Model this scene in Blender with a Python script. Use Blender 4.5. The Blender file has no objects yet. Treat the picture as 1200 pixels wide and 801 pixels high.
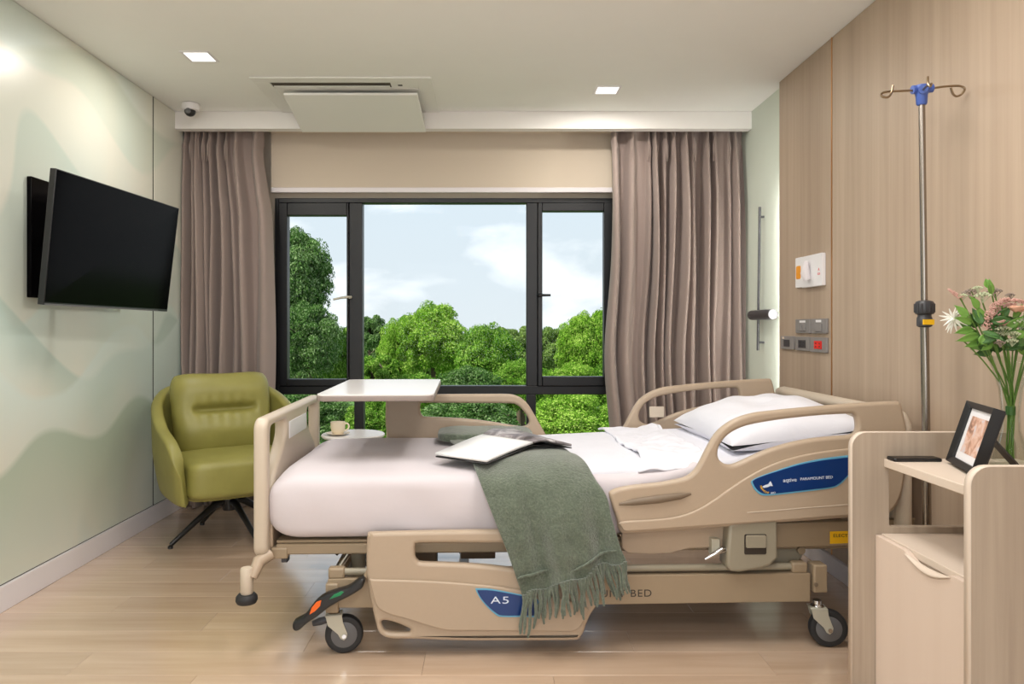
import bpy, bmesh, math, random
import numpy as np
from mathutils import Vector, Matrix, noise
random.seed(7)
rng = np.random.default_rng(7)
C = bpy.context.scene.collection
SC = bpy.context.scene
PI = math.pi

# ---------------------------------------------------------------- camera
H_CAM = 1.19
cd = bpy.data.cameras.new('camera'); cam = bpy.data.objects.new('camera', cd); C.objects.link(cam)
cam.location = (0, 0, H_CAM); cam.rotation_euler = (PI/2, 0, 0)
cd.sensor_width = 36; cd.lens = 850/1200*36
cd.shift_x = 25/1200; cd.shift_y = -16.5/1200
cd.clip_start = 0.05; cd.clip_end = 500
SC.camera = cam
# ---------------------------------------------------------------- colour management
SC.view_settings.view_transform = 'Standard'; SC.view_settings.look = 'None'
SC.view_settings.gamma = 1; SC.view_settings.exposure = -0.08
SC.view_settings.use_curve_mapping = False

def lin(r, g, b):
    f = lambda c: (c/255)/12.92 if c/255 <= .04045 else (((c/255)+.055)/1.055)**2.4
    return (f(r), f(g), f(b), 1)

# ---------------------------------------------------------------- node helpers
class NT:
    def __init__(s, tree): s.t = tree; tree.nodes.clear()
    def n(s, typ, **kw):
        x = s.t.nodes.new(typ)
        for k, v in kw.items():
            if k.startswith('_'): setattr(x, k[1:], v)
        return x
    def set(s, node, key, val):
        i = node.inputs[key]
        if isinstance(val, bpy.types.NodeSocket): s.t.links.new(val, i)
        else: i.default_value = val
    def math(s, op, a, b=0.0, c=None, clamp=False):
        m = s.n('ShaderNodeMath', _operation=op, _use_clamp=clamp)
        s.set(m, 0, a); s.set(m, 1, b)
        if c is not None: s.set(m, 2, c)
        return m.outputs[0]
    def mix(s, f, a, b, blend='MIX'):
        m = s.n('ShaderNodeMix', _data_type='RGBA', _blend_type=blend)
        s.set(m, 0, f); s.set(m, 6, a); s.set(m, 7, b)
        return m.outputs[2]
    def noise(s, vec, scale, detail=2, rough=.5, dist=0.0):
        m = s.n('ShaderNodeTexNoise')
        if vec is not None: s.set(m, 'Vector', vec)
        s.set(m, 'Scale', scale); s.set(m, 'Detail', detail); s.set(m, 'Roughness', rough); s.set(m, 'Distortion', dist)
        return m.outputs[0]
    def mapping(s, vec, scale=(1,1,1), loc=(0,0,0), rot=(0,0,0)):
        m = s.n('ShaderNodeMapping'); s.set(m, 'Vector', vec)
        m.inputs['Scale'].default_value = scale; m.inputs['Location'].default_value = loc; m.inputs['Rotation'].default_value = rot
        return m.outputs[0]
    def ramp(s, f, stops, interp='LINEAR'):
        m = s.n('ShaderNodeValToRGB'); m.color_ramp.interpolation = interp
        e = m.color_ramp.elements
        while len(e) < len(stops): e.new(.5)
        for i, (p, c) in enumerate(stops): e[i].position = p; e[i].color = c
        s.set(m, 0, f); return m.outputs[0]
    def obj(s): return s.n('ShaderNodeTexCoord').outputs['Object']
    def rnd(s): return s.n('ShaderNodeObjectInfo').outputs['Random']
    def bump(s, h, strength=.3, dist=.01):
        m = s.n('ShaderNodeBump'); s.set(m, 'Height', h); s.set(m, 'Strength', strength); s.set(m, 'Distance', dist)
        return m.outputs[0]

def material(name, color=(.8,.8,.8,1), rough=.5, metal=0.0, build=None, **inp):
    m = bpy.data.materials.new(name); m.use_nodes = True
    t = NT(m.node_tree)
    b = t.n('ShaderNodeBsdfPrincipled'); o = t.n('ShaderNodeOutputMaterial')
    m.node_tree.links.new(b.outputs[0], o.inputs[0])
    t.set(b, 'Base Color', color); t.set(b, 'Roughness', rough); t.set(b, 'Metallic', metal)
    for k, v in inp.items(): t.set(b, k.replace('_', ' '), v)
    if build: build(t, b)
    return m

# ---------------------------------------------------------------- world: pale sky with soft clouds
w = bpy.data.worlds.new('sky'); SC.world = w; w.use_nodes = True
t = NT(w.node_tree)
gen = t.n('ShaderNodeTexCoord').outputs['Generated']
sep = t.n('ShaderNodeSeparateXYZ'); t.set(sep, 0, gen)
grad = t.ramp(t.math('MULTIPLY', sep.outputs[2], 1.6, clamp=True), [(0, lin(206,213,219)), (.35, lin(199,212,223)), (1, lin(150,178,214))])
mp = t.mapping(gen, (1, 1, 2.2), (.35, .1, .12))
cl = t.ramp(t.noise(mp, 5.2, 6, .5, .2), [(.46, (0,0,0,1)), (.60, (1,1,1,1))])
col = t.mix(t.math('MULTIPLY', cl, .75), grad, lin(246,248,251))
bg = t.n('ShaderNodeBackground'); t.set(bg, 0, col); t.set(bg, 1, 1.42)
wo = t.n('ShaderNodeOutputWorld'); w.node_tree.links.new(bg.outputs[0], wo.inputs[0])
# ---------------------------------------------------------------- sun (outdoors, from behind the building)
sd = bpy.data.lights.new('sun', 'SUN'); sd.energy = 6.5; sd.angle = .02; sd.color = (1, .95, .84)
sun = bpy.data.objects.new('sun', sd); C.objects.link(sun)
sun.rotation_euler = (math.radians(40), 0, math.radians(-42))
# ---------------------------------------------------------------- room lamp powers
P_DOWN = 11.0      # every small square downlight
P_PANEL = 26.0    # the large ceiling fill panels, added out of view for soft light

P_REAR = 40.0     # fill light of the glowing panel added behind the camera
# ---------------------------------------------------------------- mesh helpers
class MB:
    def __init__(s): s.v = []; s.f = []
    def add(s, vs, fs):
        k = len(s.v); s.v += [tuple(x) for x in vs]; s.f += [tuple(i+k for i in f) for f in fs]; return s
    def box(s, x0, x1, y0, y1, z0, z1, M=None):
        vs = [Vector(p) for p in ((x0,y0,z0),(x1,y0,z0),(x1,y1,z0),(x0,y1,z0),(x0,y0,z1),(x1,y0,z1),(x1,y1,z1),(x0,y1,z1))]
        if M is not None: vs = [M @ v for v in vs]
        return s.add(vs, [(0,3,2,1),(4,5,6,7),(0,1,5,4),(1,2,6,5),(2,3,7,6),(3,0,4,7)])
    def grid(s, fn, nu, nv, cu=False, cv=False):
        vs = [fn(i/(nu if cu else nu-1), j/(nv if cv else nv-1)) for i in range(nu) for j in range(nv)]
        fs = []
        for i in range(nu if cu else nu-1):
            for j in range(nv if cv else nv-1):
                a = i*nv+j; b = ((i+1) % nu)*nv+j; c = ((i+1) % nu)*nv+(j+1) % nv; d = i*nv+(j+1) % nv
                fs.append((a, b, c, d))
        return s.add(vs, fs)
    def tube(s, pts, r, n=12, cap=True):
        pts = [Vector(p) for p in pts]; m = len(pts)
        rs = r if isinstance(r, (list, tuple)) else [r]*m
        T = [(pts[min(i+1, m-1)]-pts[max(i-1, 0)]).normalized() for i in range(m)]
        up = Vector((0,0,1)) if abs(T[0].z) < .9 else Vector((1,0,0))
        N = (up - T[0]*up.dot(T[0])).normalized(); vs = []
        for i in range(m):
            N = (N - T[i]*N.dot(T[i])).normalized(); B = T[i].cross(N)
            for k in range(n):
                a = 2*PI*k/n; vs.append(pts[i] + (N*math.cos(a)+B*math.sin(a))*rs[i])
        fs = [(i*n+k, i*n+(k+1) % n, (i+1)*n+(k+1) % n, (i+1)*n+k) for i in range(m-1) for k in range(n)]
        if cap: fs += [tuple(range(n-1, -1, -1)), tuple((m-1)*n+k for k in range(n))]
        return s.add(vs, fs)
    def lathe(s, prof, n=32, M=None, cap=True):
        vs = []
        for r, z in prof:
            for k in range(n):
                a = 2*PI*k/n; p = Vector((r*math.cos(a), r*math.sin(a), z)); vs.append(M @ p if M is not None else p)
        m = len(prof)
        fs = [(i*n+k, i*n+(k+1) % n, (i+1)*n+(k+1) % n, (i+1)*n+k) for i in range(m-1) for k in range(n)]
        if cap: fs += [tuple(range(n-1, -1, -1)), tuple((m-1)*n+k for k in range(n))]
        return s.add(vs, fs)
    def ball(s, c, r, n=10, sq=(1,1,1)):
        prof = [(max(1e-4, math.sin(PI*i/n)), -math.cos(PI*i/n)) for i in range(n+1)]
        M = Matrix.Translation(Vector(c)) @ Matrix.Diagonal((r*sq[0], r*sq[1], r*sq[2], 1))
        return s.lathe(prof, n+4, M)
    def superbox(s, u0, u1, v0, v1, z0, z1, e=.3, nu=40, nv=48, fn=None):
        uc, hu, vc, hv, zc, hz = (u0+u1)/2, (u1-u0)/2, (v0+v1)/2, (v1-v0)/2, (z0+z1)/2, (z1-z0)/2
        P = lambda x: math.copysign(abs(x)**e, x)
        def f(a, b):
            ph = -PI/2+PI*a; ps = 2*PI*b; r = P(max(1e-9, math.cos(ph)))
            p = Vector((uc+hu*P(math.sin(ph)), vc+hv*r*P(math.cos(ps)), zc+hz*r*P(math.sin(ps))))
            return fn(p) if fn else p
        return s.grid(f, nu, nv, False, True)
    def build(s, name, mat, parent=None, smooth=True, bevel=0, seg=2, sub=0, solid=None, angle=38, loc=None, weld=False):
        me = bpy.data.meshes.new(name)
        vs = s.v
        if loc is not None: vs = [(x-loc[0], y-loc[1], z-loc[2]) for x, y, z in vs]
        me.from_pydata(vs, [], s.f); me.update()
        bm = bmesh.new(); bm.from_mesh(me)
        if weld: bmesh.ops.remove_doubles(bm, verts=bm.verts, dist=1e-5)
        bmesh.ops.recalc_face_normals(bm, faces=bm.faces); bm.to_mesh(me); bm.free()
        if smooth and len(me.polygons):
            me.polygons.foreach_set('use_smooth', [True]*len(me.polygons)); me.set_sharp_from_angle(angle=math.radians(angle))
        me.materials.append(mat)
        o = bpy.data.objects.new(name, me); C.objects.link(o)
        if parent: o.parent = parent
        if loc is not None: o.location = loc
        if solid:
            m = o.modifiers.new('s', 'SOLIDIFY'); m.thickness = abs(solid); m.offset = -1 if solid > 0 else 1
        if bevel:
            m = o.modifiers.new('b', 'BEVEL'); m.width = bevel; m.segments = seg; m.limit_method = 'ANGLE'; m.angle_limit = math.radians(40)
        if sub:
            m = o.modifiers.new('d', 'SUBSURF'); m.levels = sub; m.render_levels = sub
        return o

def bx(name, mat, parent, x0, x1, y0, y1, z0, z1, bevel=0, M=None, seg=2, loc=None):
    return MB().box(x0, x1, y0, y1, z0, z1, M).build(name, mat, parent, bevel=bevel, seg=seg, loc=loc)

def catmull(pts, n=6, closed=True):
    out = []; m = len(pts)
    for i in range(m if closed else m-1):
        g = lambda k: pts[k % m] if closed else pts[min(max(k, 0), m-1)]
        p0, p1, p2, p3 = [np.array(g(i+k), float) for k in (-1, 0, 1, 2)]
        for j in range(n):
            t = j/n
            out.append(tuple(.5*((2*p1)+(-p0+p2)*t+(2*p0-5*p1+4*p2-p3)*t*t+(-p0+3*p1-3*p2+p3)*t**3)))
    if not closed: out.append(tuple(pts[-1]))
    return out

AX = {'y': lambda x, y, z: (x, -z, y), 'x': lambda x, y, z: (z, x, y), 'z': lambda x, y, z: (x, y, z), '-x': lambda x, y, z: (-z, -x, y)}
def finish_curve(cu, name, mat, parent, axis, off, M=None):
    tmp = bpy.data.objects.new('tmp', cu); C.objects.link(tmp)
    dg = bpy.context.evaluated_depsgraph_get(); dg.update()
    me = bpy.data.meshes.new_from_object(tmp.evaluated_get(dg))
    bpy.data.objects.remove(tmp); bpy.data.curves.remove(cu)
    f = AX[axis]
    for v in me.vertices:
        p = f(*v.co); p = Vector((p[0]+off[0], p[1]+off[1], p[2]+off[2]))
        v.co = M @ p if M is not None else p
    me.name = name; me.materials.clear(); me.materials.append(mat)
    for p in me.polygons: p.use_smooth = True; p.material_index = 0
    me.set_sharp_from_angle(angle=math.radians(40))
    o = bpy.data.objects.new(name, me); C.objects.link(o)
    if parent: o.parent = parent
    return o
def plate(name, mat, parent, outer, holes=(), depth=.04, bevel=.01, axis='y', off=(0,0,0), M=None, res=3):
    cu = bpy.data.curves.new('c', 'CURVE'); cu.dimensions = '2D'; cu.fill_mode = 'BOTH'
    cu.extrude = max(0, depth/2-bevel); cu.bevel_depth = bevel; cu.bevel_resolution = res; cu.offset = -bevel
    for ring in [outer]+list(holes):
        sp = cu.splines.new('POLY'); sp.points.add(len(ring)-1)
        for p, q in zip(sp.points, ring): p.co = (q[0], q[1], 0, 1)
        sp.use_cyclic_u = True
    return finish_curve(cu, name, mat, parent, axis, off, M)
def text(name, body, size, mat, parent, axis='y', off=(0,0,0), rot=0, ext=.0006, align='CENTER', sx=1.0, M=None, spacing=1.0):
    cu = bpy.data.curves.new('c', 'FONT'); cu.body = body; cu.size = size; cu.extrude = ext
    cu.align_x = align; cu.align_y = 'CENTER'; cu.space_character = spacing
    tmp = bpy.data.objects.new('tmp', cu); C.objects.link(tmp)
    dg = bpy.context.evaluated_depsgraph_get(); dg.update()
    me = bpy.data.meshes.new_from_object(tmp.evaluated_get(dg))
    bpy.data.objects.remove(tmp); bpy.data.curves.remove(cu)
    f = AX[axis]; c, s_ = math.cos(rot), math.sin(rot)
    for v in me.vertices:
        x, y = v.co.x*sx, v.co.y
        p = f(x*c-y*s_, x*s_+y*c, v.co.z); p = Vector((p[0]+off[0], p[1]+off[1], p[2]+off[2]))
        v.co = M @ p if M is not None else p
    me.name = name; me.materials.clear(); me.materials.append(mat)
    o = bpy.data.objects.new(name, me); C.objects.link(o)
    if parent: o.parent = parent
    return o

def rrect(x0, x1, y0, y1, r, n=6):
    out = []
    for cx, cy, a in ((x1-r, y1-r, 0), (x0+r, y1-r, 90), (x0+r, y0+r, 180), (x1-r, y0+r, 270)):
        for k in range(n+1):
            t = math.radians(a+90*k/n); out.append((cx+r*math.cos(t), cy+r*math.sin(t)))
    return out

def thing(name, label, cat, loc=(0,0,0), rz=0, group=None):
    o = bpy.data.objects.new(name, None); C.objects.link(o); o.empty_display_size = .1
    o.location = loc; o.rotation_euler = (0, 0, rz); o['label'] = label; o['category'] = cat
    if group: o['group'] = group
    return o
def tag(o, label, cat, group=None, kind=None):
    o['label'] = label; o['category'] = cat
    if group: o['group'] = group
    if kind: o['kind'] = kind
    return o
def struct(o, label=None):
    o['kind'] = 'structure'
    if label: o['label'] = label
    return o
def copy_tree(o, parent=None):
    c = o.copy(); C.objects.link(c); c.parent = parent
    for ch in list(o.children): copy_tree(ch, c)
    return c

def W(px, py, Y): return Vector(((px-575)*Y/850, Y, H_CAM-(py-384)*Y/850))   # a measured point of the photo at depth Y, in metres

# ---------------------------------------------------------------- materials
def wood_build(c1, c2, along, sc=(26, 26, 1.2), bump=.12, streak=None):
    def f(t, b):
        v = t.obj(); r = t.rnd()
        off = t.n('ShaderNodeVectorMath', _operation='ADD'); comb = t.n('ShaderNodeCombineXYZ')
        for i in range(3): t.set(comb, i, t.math('MULTIPLY', r, 37.0+i*11))
        t.set(off, 0, v); t.set(off, 1, comb.outputs[0])
        s = {'z': (sc[0], sc[0], sc[2]), 'x': (sc[2], sc[0], sc[0]), 'y': (sc[0], sc[2], sc[0])}[along]
        m1 = t.mapping(off.outputs[0], s)
        m2 = t.mapping(off.outputs[0], tuple(k*.28 for k in s))
        n1 = t.noise(m1, 1, 5, .6, .4); n2 = t.noise(m2, 1, 3, .55, .8)
        f1 = t.ramp(t.math('ADD', t.math('MULTIPLY', n1, .5), t.math('MULTIPLY', n2, .5)), [(.36, (0,0,0,1)), (.66, (1,1,1,1))])
        colr = t.mix(f1, c1, c2)
        hv = t.n('ShaderNodeHueSaturation'); t.set(hv, 'Color', colr); t.set(hv, 'Value', t.math('MULTIPLY_ADD', r, .10, .95))
        t.set(b, 'Base Color', hv.outputs[0]); t.set(b, 'Normal', t.bump(n1, bump, .002))
    return f
M_floor = material('oak floor', rough=.22, build=wood_build(lin(190,162,136), lin(212,186,162), 'x', (17,17,1.3), .015), Specular_IOR_Level=.8, Coat_Weight=1.0, Coat_Roughness=.17, Coat_IOR=1.85)
M_under = material('floor base', lin(120,95,72), .7)
M_woodwall = material('wood wall panel', rough=.5, build=wood_build(lin(165,144,124), lin(185,165,145), 'z', (24,24,.6), .03))
M_cab = material('cabinet oak laminate', rough=.5, build=wood_build(lin(158,142,125), lin(182,167,150), 'z', (34,34,1.0), .03))
M_cabedge = material('cabinet pale edge', lin(214,198,182), .5)
M_door = material('cabinet door laminate', rough=.5, build=wood_build(lin(214,194,178), lin(221,202,187), 'z', (10,10,.6), .01))
def fine(scale, amt, bump, base, dist=.002):
    def f(t, b):
        n = t.noise(t.obj(), scale, 3, .6)
        k = t.math('MULTIPLY_ADD', n, amt, 1-amt/2)
        hv = t.n('ShaderNodeHueSaturation'); t.set(hv, 'Color', base); t.set(hv, 'Value', k)
        t.set(b, 'Base Color', hv.outputs[0]); t.set(b, 'Normal', t.bump(n, bump, dist))
    return f
M_ceil = material('ceiling paint', rough=.85, build=fine(6, .03, .03, lin(245,245,242)))
M_soffit = material('soffit paint', rough=.8, build=fine(6, .03, .03, lin(238,235,232)))
M_backwall = material('back wall paint', rough=.8, build=fine(8, .03, .05, lin(214,202,186)))
M_mint = material('pale mint paint', rough=.7, build=fine(5, .04, .03, lin(212,220,208)))
M_base = material('baseboard white', lin(226,220,222), .4)
M_plaster = material('plain wall paint', lin(214,206,192), .8)
M_black = material('window aluminium black', lin(15,16,20), .4, .0, build=fine(60, .1, .03, lin(15,16,20)))
M_blackplastic = material('black plastic', lin(22,22,24), .35)
M_screen = material('tv screen', lin(6,5,6), .12, Specular_IOR_Level=.05)
M_darkgap = material('dark gap', lin(40,38,34), .9)
M_brass = material('brass strip', lin(214,160,104), .3, .9)
M_bed = material('bed beige plastic', rough=.38, build=fine(90, .05, .04, lin(176,157,136), .001))
M_bedlight = material('bed cream plastic', rough=.38, build=fine(90, .04, .04, lin(198,184,166), .001))
M_bedmetal = material('bed painted steel', rough=.42, build=fine(40, .06, .03, lin(152,134,110), .001))
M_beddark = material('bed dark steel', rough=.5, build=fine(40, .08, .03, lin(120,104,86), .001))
M_greybeige = material('grey beige plastic', rough=.4, build=fine(60, .05, .03, lin(148,140,122), .001))
M_chrome = material('chrome', lin(205,205,205), .18, 1.0)
M_pole = material('brushed steel pole', lin(150,142,134), .25, 1.0)
M_hook = material('hook wire', lin(150,130,105), .3, .9)
M_tyre = material('black rubber', lin(34,34,36), .6)
M_hub = material('grey wheel hub', lin(98,98,100), .45)
M_fork = material('castor fork', lin(186,182,166), .4, .2)
M_bluelabel = material('blue label', rough=.35, build=fine(8, .1, 0, lin(2,48,108)))
M_blueedge = material('light blue edge', lin(96,164,196), .4)
M_white = material('white plastic', lin(236,234,236), .35)
M_print = material('white print', lin(215,225,240), .5)
M_darkprint = material('dark print', lin(52,44,38), .5)
M_orange = material('orange insert', lin(232,104,30), .4)
M_green = material('green insert', lin(20,128,78), .4)
M_yellow = material('yellow sticker', lin(238,186,20), .5)
M_red = material('red socket', lin(226,36,28), .35)
M_amber = material('amber button', lin(240,158,40), .35)
M_switch = material('switch plate grey', lin(136,132,130), .4)
M_switchdark = material('switch dark', lin(52,52,56), .4)
M_bluehub = material('blue hub plastic', lin(70,96,170), .4)
M_tabletop = material('overbed table top', lin(232,228,226), .22)
M_tableedge = material('overbed table edge', lin(142,130,124), .4)
M_cup = material('cream ceramic', lin(232,218,194), .25)
M_acw = material('air conditioner white', lin(238,238,234), .45)
M_acdark = material('air conditioner slot', lin(92,84,74), .6)

def cloth_build(base, wr=7, amt=.04, bump=.5, weave=520):
    def f(t, b):
        v = t.obj(); n1 = t.noise(v, wr, 4, .5, .6); n2 = t.noise(v, weave, 2, .5)
        hv = t.n('ShaderNodeHueSaturation'); t.set(hv, 'Color', base); t.set(hv, 'Value', t.math('MULTIPLY_ADD', n2, amt*2, 1-amt))
        t.set(b, 'Base Color', hv.outputs[0])
        h = t.math('ADD', t.math('MULTIPLY', n1, 1.0), t.math('MULTIPLY', n2, .03))
        t.set(b, 'Normal', t.bump(h, bump, .02)); t.set(b, 'Sheen Weight', .15)
    return f
M_sheet = material('white bed linen', rough=.85, build=cloth_build(lin(222,222,231), 9, .01, .5))
M_duvet = material('lilac white duvet', rough=.85, build=cloth_build(lin(208,200,204), 4, .015, .12))
M_pillow = material('white pillow linen', rough=.85, build=cloth_build(lin(224,224,232), 6, .01, .5))
M_curtain = material('taupe curtain', rough=.9, build=cloth_build(lin(150,134,127), 3, .05, .05, 700))
M_blind = material('tan blind fabric', rough=.85, build=cloth_build(lin(206,192,174), 3, .02, .02, 400))
def wool_build(t, b):
    v = t.obj(); n2 = t.noise(v, 120, 4, .7, .5); n3 = t.noise(v, 14, 3, .6)
    colr = t.ramp(t.math('ADD', t.math('MULTIPLY', n2, .75), t.math('MULTIPLY', n3, .25)), [(.30, lin(68,78,64)), (.5, lin(90,100,84)), (.72, lin(118,128,110))])
    t.set(b, 'Base Color', colr); t.set(b, 'Normal', t.bump(n2, .8, .008)); t.set(b, 'Sheen Weight', .5)
M_wool = material('green wool', rough=.95, build=wool_build)
def leather_build(t, b):
    v = t.obj(); vo = t.n('ShaderNodeTexVoronoi'); t.set(vo, 'Vector', v); t.set(vo, 'Scale', 260.0)
    n1 = t.noise(v, 9, 3, .5)
    colr = t.mix(n1, lin(130,125,62), lin(150,145,78)); t.set(b, 'Base Color', colr)
    t.set(b, 'Normal', t.bump(t.math('ADD', t.math('MULTIPLY', vo.outputs[0], .06), n1), .25, .006))
M_leather = material('olive green leather', rough=.45, build=leather_build)

def mural_build(t, b):
    v = t.obj(); sp = t.n('ShaderNodeSeparateXYZ'); t.set(sp, 0, v); y, z = sp.outputs[1], sp.outputs[2]
    wash = t.noise(t.mapping(v, (0, .8, .5)), 1.3, 3, .5, .4)
    col = t.ramp(wash, [(.3, lin(208,218,206)), (.5, lin(222,221,208)), (.7, lin(206,219,213))])
    def layer(col, seed, z0, slope, amp, freq, fade, colr, alpha, skew=0):
        cx = t.n('ShaderNodeCombineXYZ')
        t.set(cx, 0, t.math('MULTIPLY_ADD', y, freq, t.math('MULTIPLY', z, skew))); t.set(cx, 1, seed)
        h = t.noise(cx.outputs[0], 1, 0, .4)
        hh = t.math('MULTIPLY_ADD', t.math('SUBTRACT', h, .5), amp, t.math('MULTIPLY_ADD', y, slope, z0))
        d = t.math('SUBTRACT', hh, z)                 # >0 below the painted edge
        step = t.math('MULTIPLY', d, 28.0, clamp=True)
        fd = t.math('SUBTRACT', 1.0, t.math('DIVIDE', d, fade), clamp=True)
        f = t.math('MULTIPLY', t.math('MULTIPLY', step, fd), alpha)
        return t.mix(f, col, colr)
    col = layer(col, 3.1, 2.9, -.12, 1.1, .9, .9, lin(194,202,186), .7)
    col = layer(col, 7.7, 2.3, 0, 1.5, 1.1, 1.1, lin(226,220,208), .6, .5)
    col = layer(col, 12.3, 1.75, 0, 1.3, 1.5, .8, lin(182,200,190), .6, .8)
    col = layer(col, 1.9, 1.35, .02, 1.6, 1.7, .6, lin(206,222,214), .85, -.6)
    col = layer(col, 23.4, 1.1, 0, 1.5, 1.3, .55, lin(172,194,184), .7, .9)
    col = layer(col, 31.7, .8, .05, 1.2, 1.6, .35, lin(212,226,220), .8, -.5)
    col = layer(col, 41.2, .33, .07, .9, 1.2, .7, lin(166,184,164), .8, .3)
    t.set(b, 'Base Color', col)
M_mural = material('green watercolour mural', rough=.32, build=mural_build)

def glass_material(name, tint=(1,1,1,1), f=.06):
    m = bpy.data.materials.new(name); m.use_nodes = True; t = NT(m.node_tree)
    tr = t.n('ShaderNodeBsdfTransparent'); t.set(tr, 0, tint)
    gl = t.n('ShaderNodeBsdfGlossy'); t.set(gl, 'Roughness', .02)
    fr = t.n('ShaderNodeFresnel'); t.set(fr, 'IOR', 1.3)
    mx = t.n('ShaderNodeMixShader'); t.set(mx, 0, t.math('MULTIPLY', fr.outputs[0], f*14)); 
    m.node_tree.links.new(tr.outputs[0], mx.inputs[1]); m.node_tree.links.new(gl.outputs[0], mx.inputs[2])
    o = t.n('ShaderNodeOutputMaterial'); m.node_tree.links.new(mx.outputs[0], o.inputs[0])
    return m
M_glass = glass_material('window glass', (.97,.985,.98,1), .008)
M_vase = glass_material('vase glass', (.95,.97,.95,1), .02)

def emit(name, color, strength):
    m = bpy.data.materials.new(name); m.use_nodes = True; t = NT(m.node_tree)
    e = t.n('ShaderNodeEmission'); t.set(e, 0, color); t.set(e, 1, strength)
    o = t.n('ShaderNodeOutputMaterial'); m.node_tree.links.new(e.outputs[0], o.inputs[0]); return m
M_lamp = emit('lamp diffuser', (1, .96, .9, 1), 2.0)
M_strip = emit('lamp strip', (1, .97, .9, 1), 55.0)

def leaf_material(name, c1, c2, c3):
    m = bpy.data.materials.new(name); m.use_nodes = True; t = NT(m.node_tree)
    g = t.n('ShaderNodeNewGeometry').outputs['Random Per Island']
    oi = t.noise(t.obj(), .9, 2, .5)
    c = t.ramp(t.math('ADD', t.math('MULTIPLY', g, .5), t.math('MULTIPLY', oi, .5)), [(.25, c1), (.5, c2), (.78, c3)])
    d = t.n('ShaderNodeBsdfDiffuse'); t.set(d, 0, c); tl = t.n('ShaderNodeBsdfTranslucent'); t.set(tl, 0, c)
    mx = t.n('ShaderNodeMixShader'); t.set(mx, 0, .35)
    m.node_tree.links.new(d.outputs[0], mx.inputs[1]); m.node_tree.links.new(tl.outputs[0], mx.inputs[2])
    o = t.n('ShaderNodeOutputMaterial'); m.node_tree.links.new(mx.outputs[0], o.inputs[0]); return m
ML_bright = leaf_material('leaves bright', lin(88,136,40), lin(134,180,58), lin(198,222,116))
ML_mid = leaf_material('leaves mid green', lin(58,108,32), lin(110,158,50), lin(176,206,104))
ML_dark = leaf_material('leaves dark green', lin(48,86,36), lin(92,130,62), lin(160,186,130))
ML_olive = leaf_material('leaves olive', lin(86,116,52), lin(120,148,74), lin(160,182,106))
M_bark = material('bark', rough=.9, build=fine(12, .4, .5, lin(88,74,58), .03))
M_ground = material('ground green', rough=1, build=fine(.6, .5, 0, lin(76,112,44)))
# ================================================================= ROOM SHELL
XL, XR, XM, ZC = -2.055, 1.655, 1.70, 2.60
YB, Y0R = 5.08, -1.7
# floor with planks
fl = struct(bx('floor', M_under, None, XL-.1, XM+.1, Y0R, YB+.1, -.06, -.012), 'light oak plank floor of the hospital room')
pw, plen = .182, 1.22
me0 = None; row = 0; y = Y0R
while y < YB:
    x = XL - (.37*row % 1.0)*plen
    while x < XM:
        x0, x1 = max(x, XL), min(x+plen, XM+.02); y1 = min(y+pw, YB)
        if x1-x0 > .05:
            full = abs((x1-x0)-plen) < 1e-6 and abs(y1-y-pw) < 1e-6
            if full and me0 is not None:
                o = me0.copy(); C.objects.link(o); o.location = (x0, y, -.012)
            else:
                o = MB().box(0, x1-x0-.0008, 0, y1-y-.0008, 0, .012).build('plank', M_floor, fl, smooth=False, bevel=.0006, seg=1)
                o.location = (x0, y, -.012)
                if full: me0 = o
        x += plen
    y += pw; row += 1
cl_ = struct(bx('ceiling', M_ceil, None, XL-.1, XM+.1, Y0R, YB+.1, ZC, ZC+.1), 'flat pale ceiling')
struct(bx('trim_1', M_soffit, None, XL, XM, 4.72, 4.79, 2.485, ZC-.0005, bevel=.002), 'soffit board hiding the curtain track')
# left wall: mural on panels
wl = struct(bx('wall_left', M_darkgap, None, XL-.12, XL-.004, Y0R, YB+.1, 0, ZC), 'wall covered in pale green watercolour mural panels')
for a, b in ((Y0R, -.08), (-.08, 1.42), (1.42, 2.92), (2.92, 4.42), (4.42, YB)):
    bx('panel', M_mural, wl, XL-.004, XL, a+.009, b-.009, .112, ZC-.002, bevel=.001, seg=1)
struct(bx('baseboard_left', M_base, None, XL-.019, XL+.012, Y0R, YB-.003, 0, .107, bevel=.002))
# right wall: mint behind, oak laminate panels in front
wr = struct(bx('wall_right', M_mint, None, XM, XM+.1, Y0R, YB+.1, 0, ZC), 'pale mint wall faced with oak laminate panels')
for a, b in ((Y0R, -.38), (-.38, .92), (.92, 2.22), (2.22, 3.516), (3.524, 4.16)):
    bx('panel', M_woodwall, wr, XR, XM, a+.0015, b-.0015, .09, ZC-.002, bevel=.0012, seg=1)
bx('groove_strip', M_brass, wr, XR-.0015, XM, 3.5156, 3.5244, .09, ZC-.002)
struct(bx('baseboard_right', M_base, None, XR-.012, XM-.001, Y0R, 4.16, 0, .088, bevel=.002))
struct(bx('wall_rear', M_plaster, None, XL-.1, XM+.1, Y0R-.1, Y0R, 0, ZC), 'plain wall behind the viewer')
w2 = thing('rear_fill_panel', 'added glowing fill panel on the wall behind the viewer', 'window', (-.2, Y0R, 1.45)); del w2['category']; w2['kind'] = 'structure'  # window-like glowing panel, added only to light the room from behind
bx('window_frame', M_white, w2, -1.35, 1.35, .0005, .03, -.85, .85, bevel=.004); bx('pane', emit('rear fill glow', (.93, .97, 1, 1), .9), w2, -1.3, 1.3, .0302, .032, -.8, .8)
ld = bpy.data.lights.new('fill_lamp', 'AREA'); ld.shape = 'RECTANGLE'; ld.size = 2.6; ld.size_y = 1.6; ld.energy = P_REAR; ld.color = (.94, .97, 1)
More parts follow.
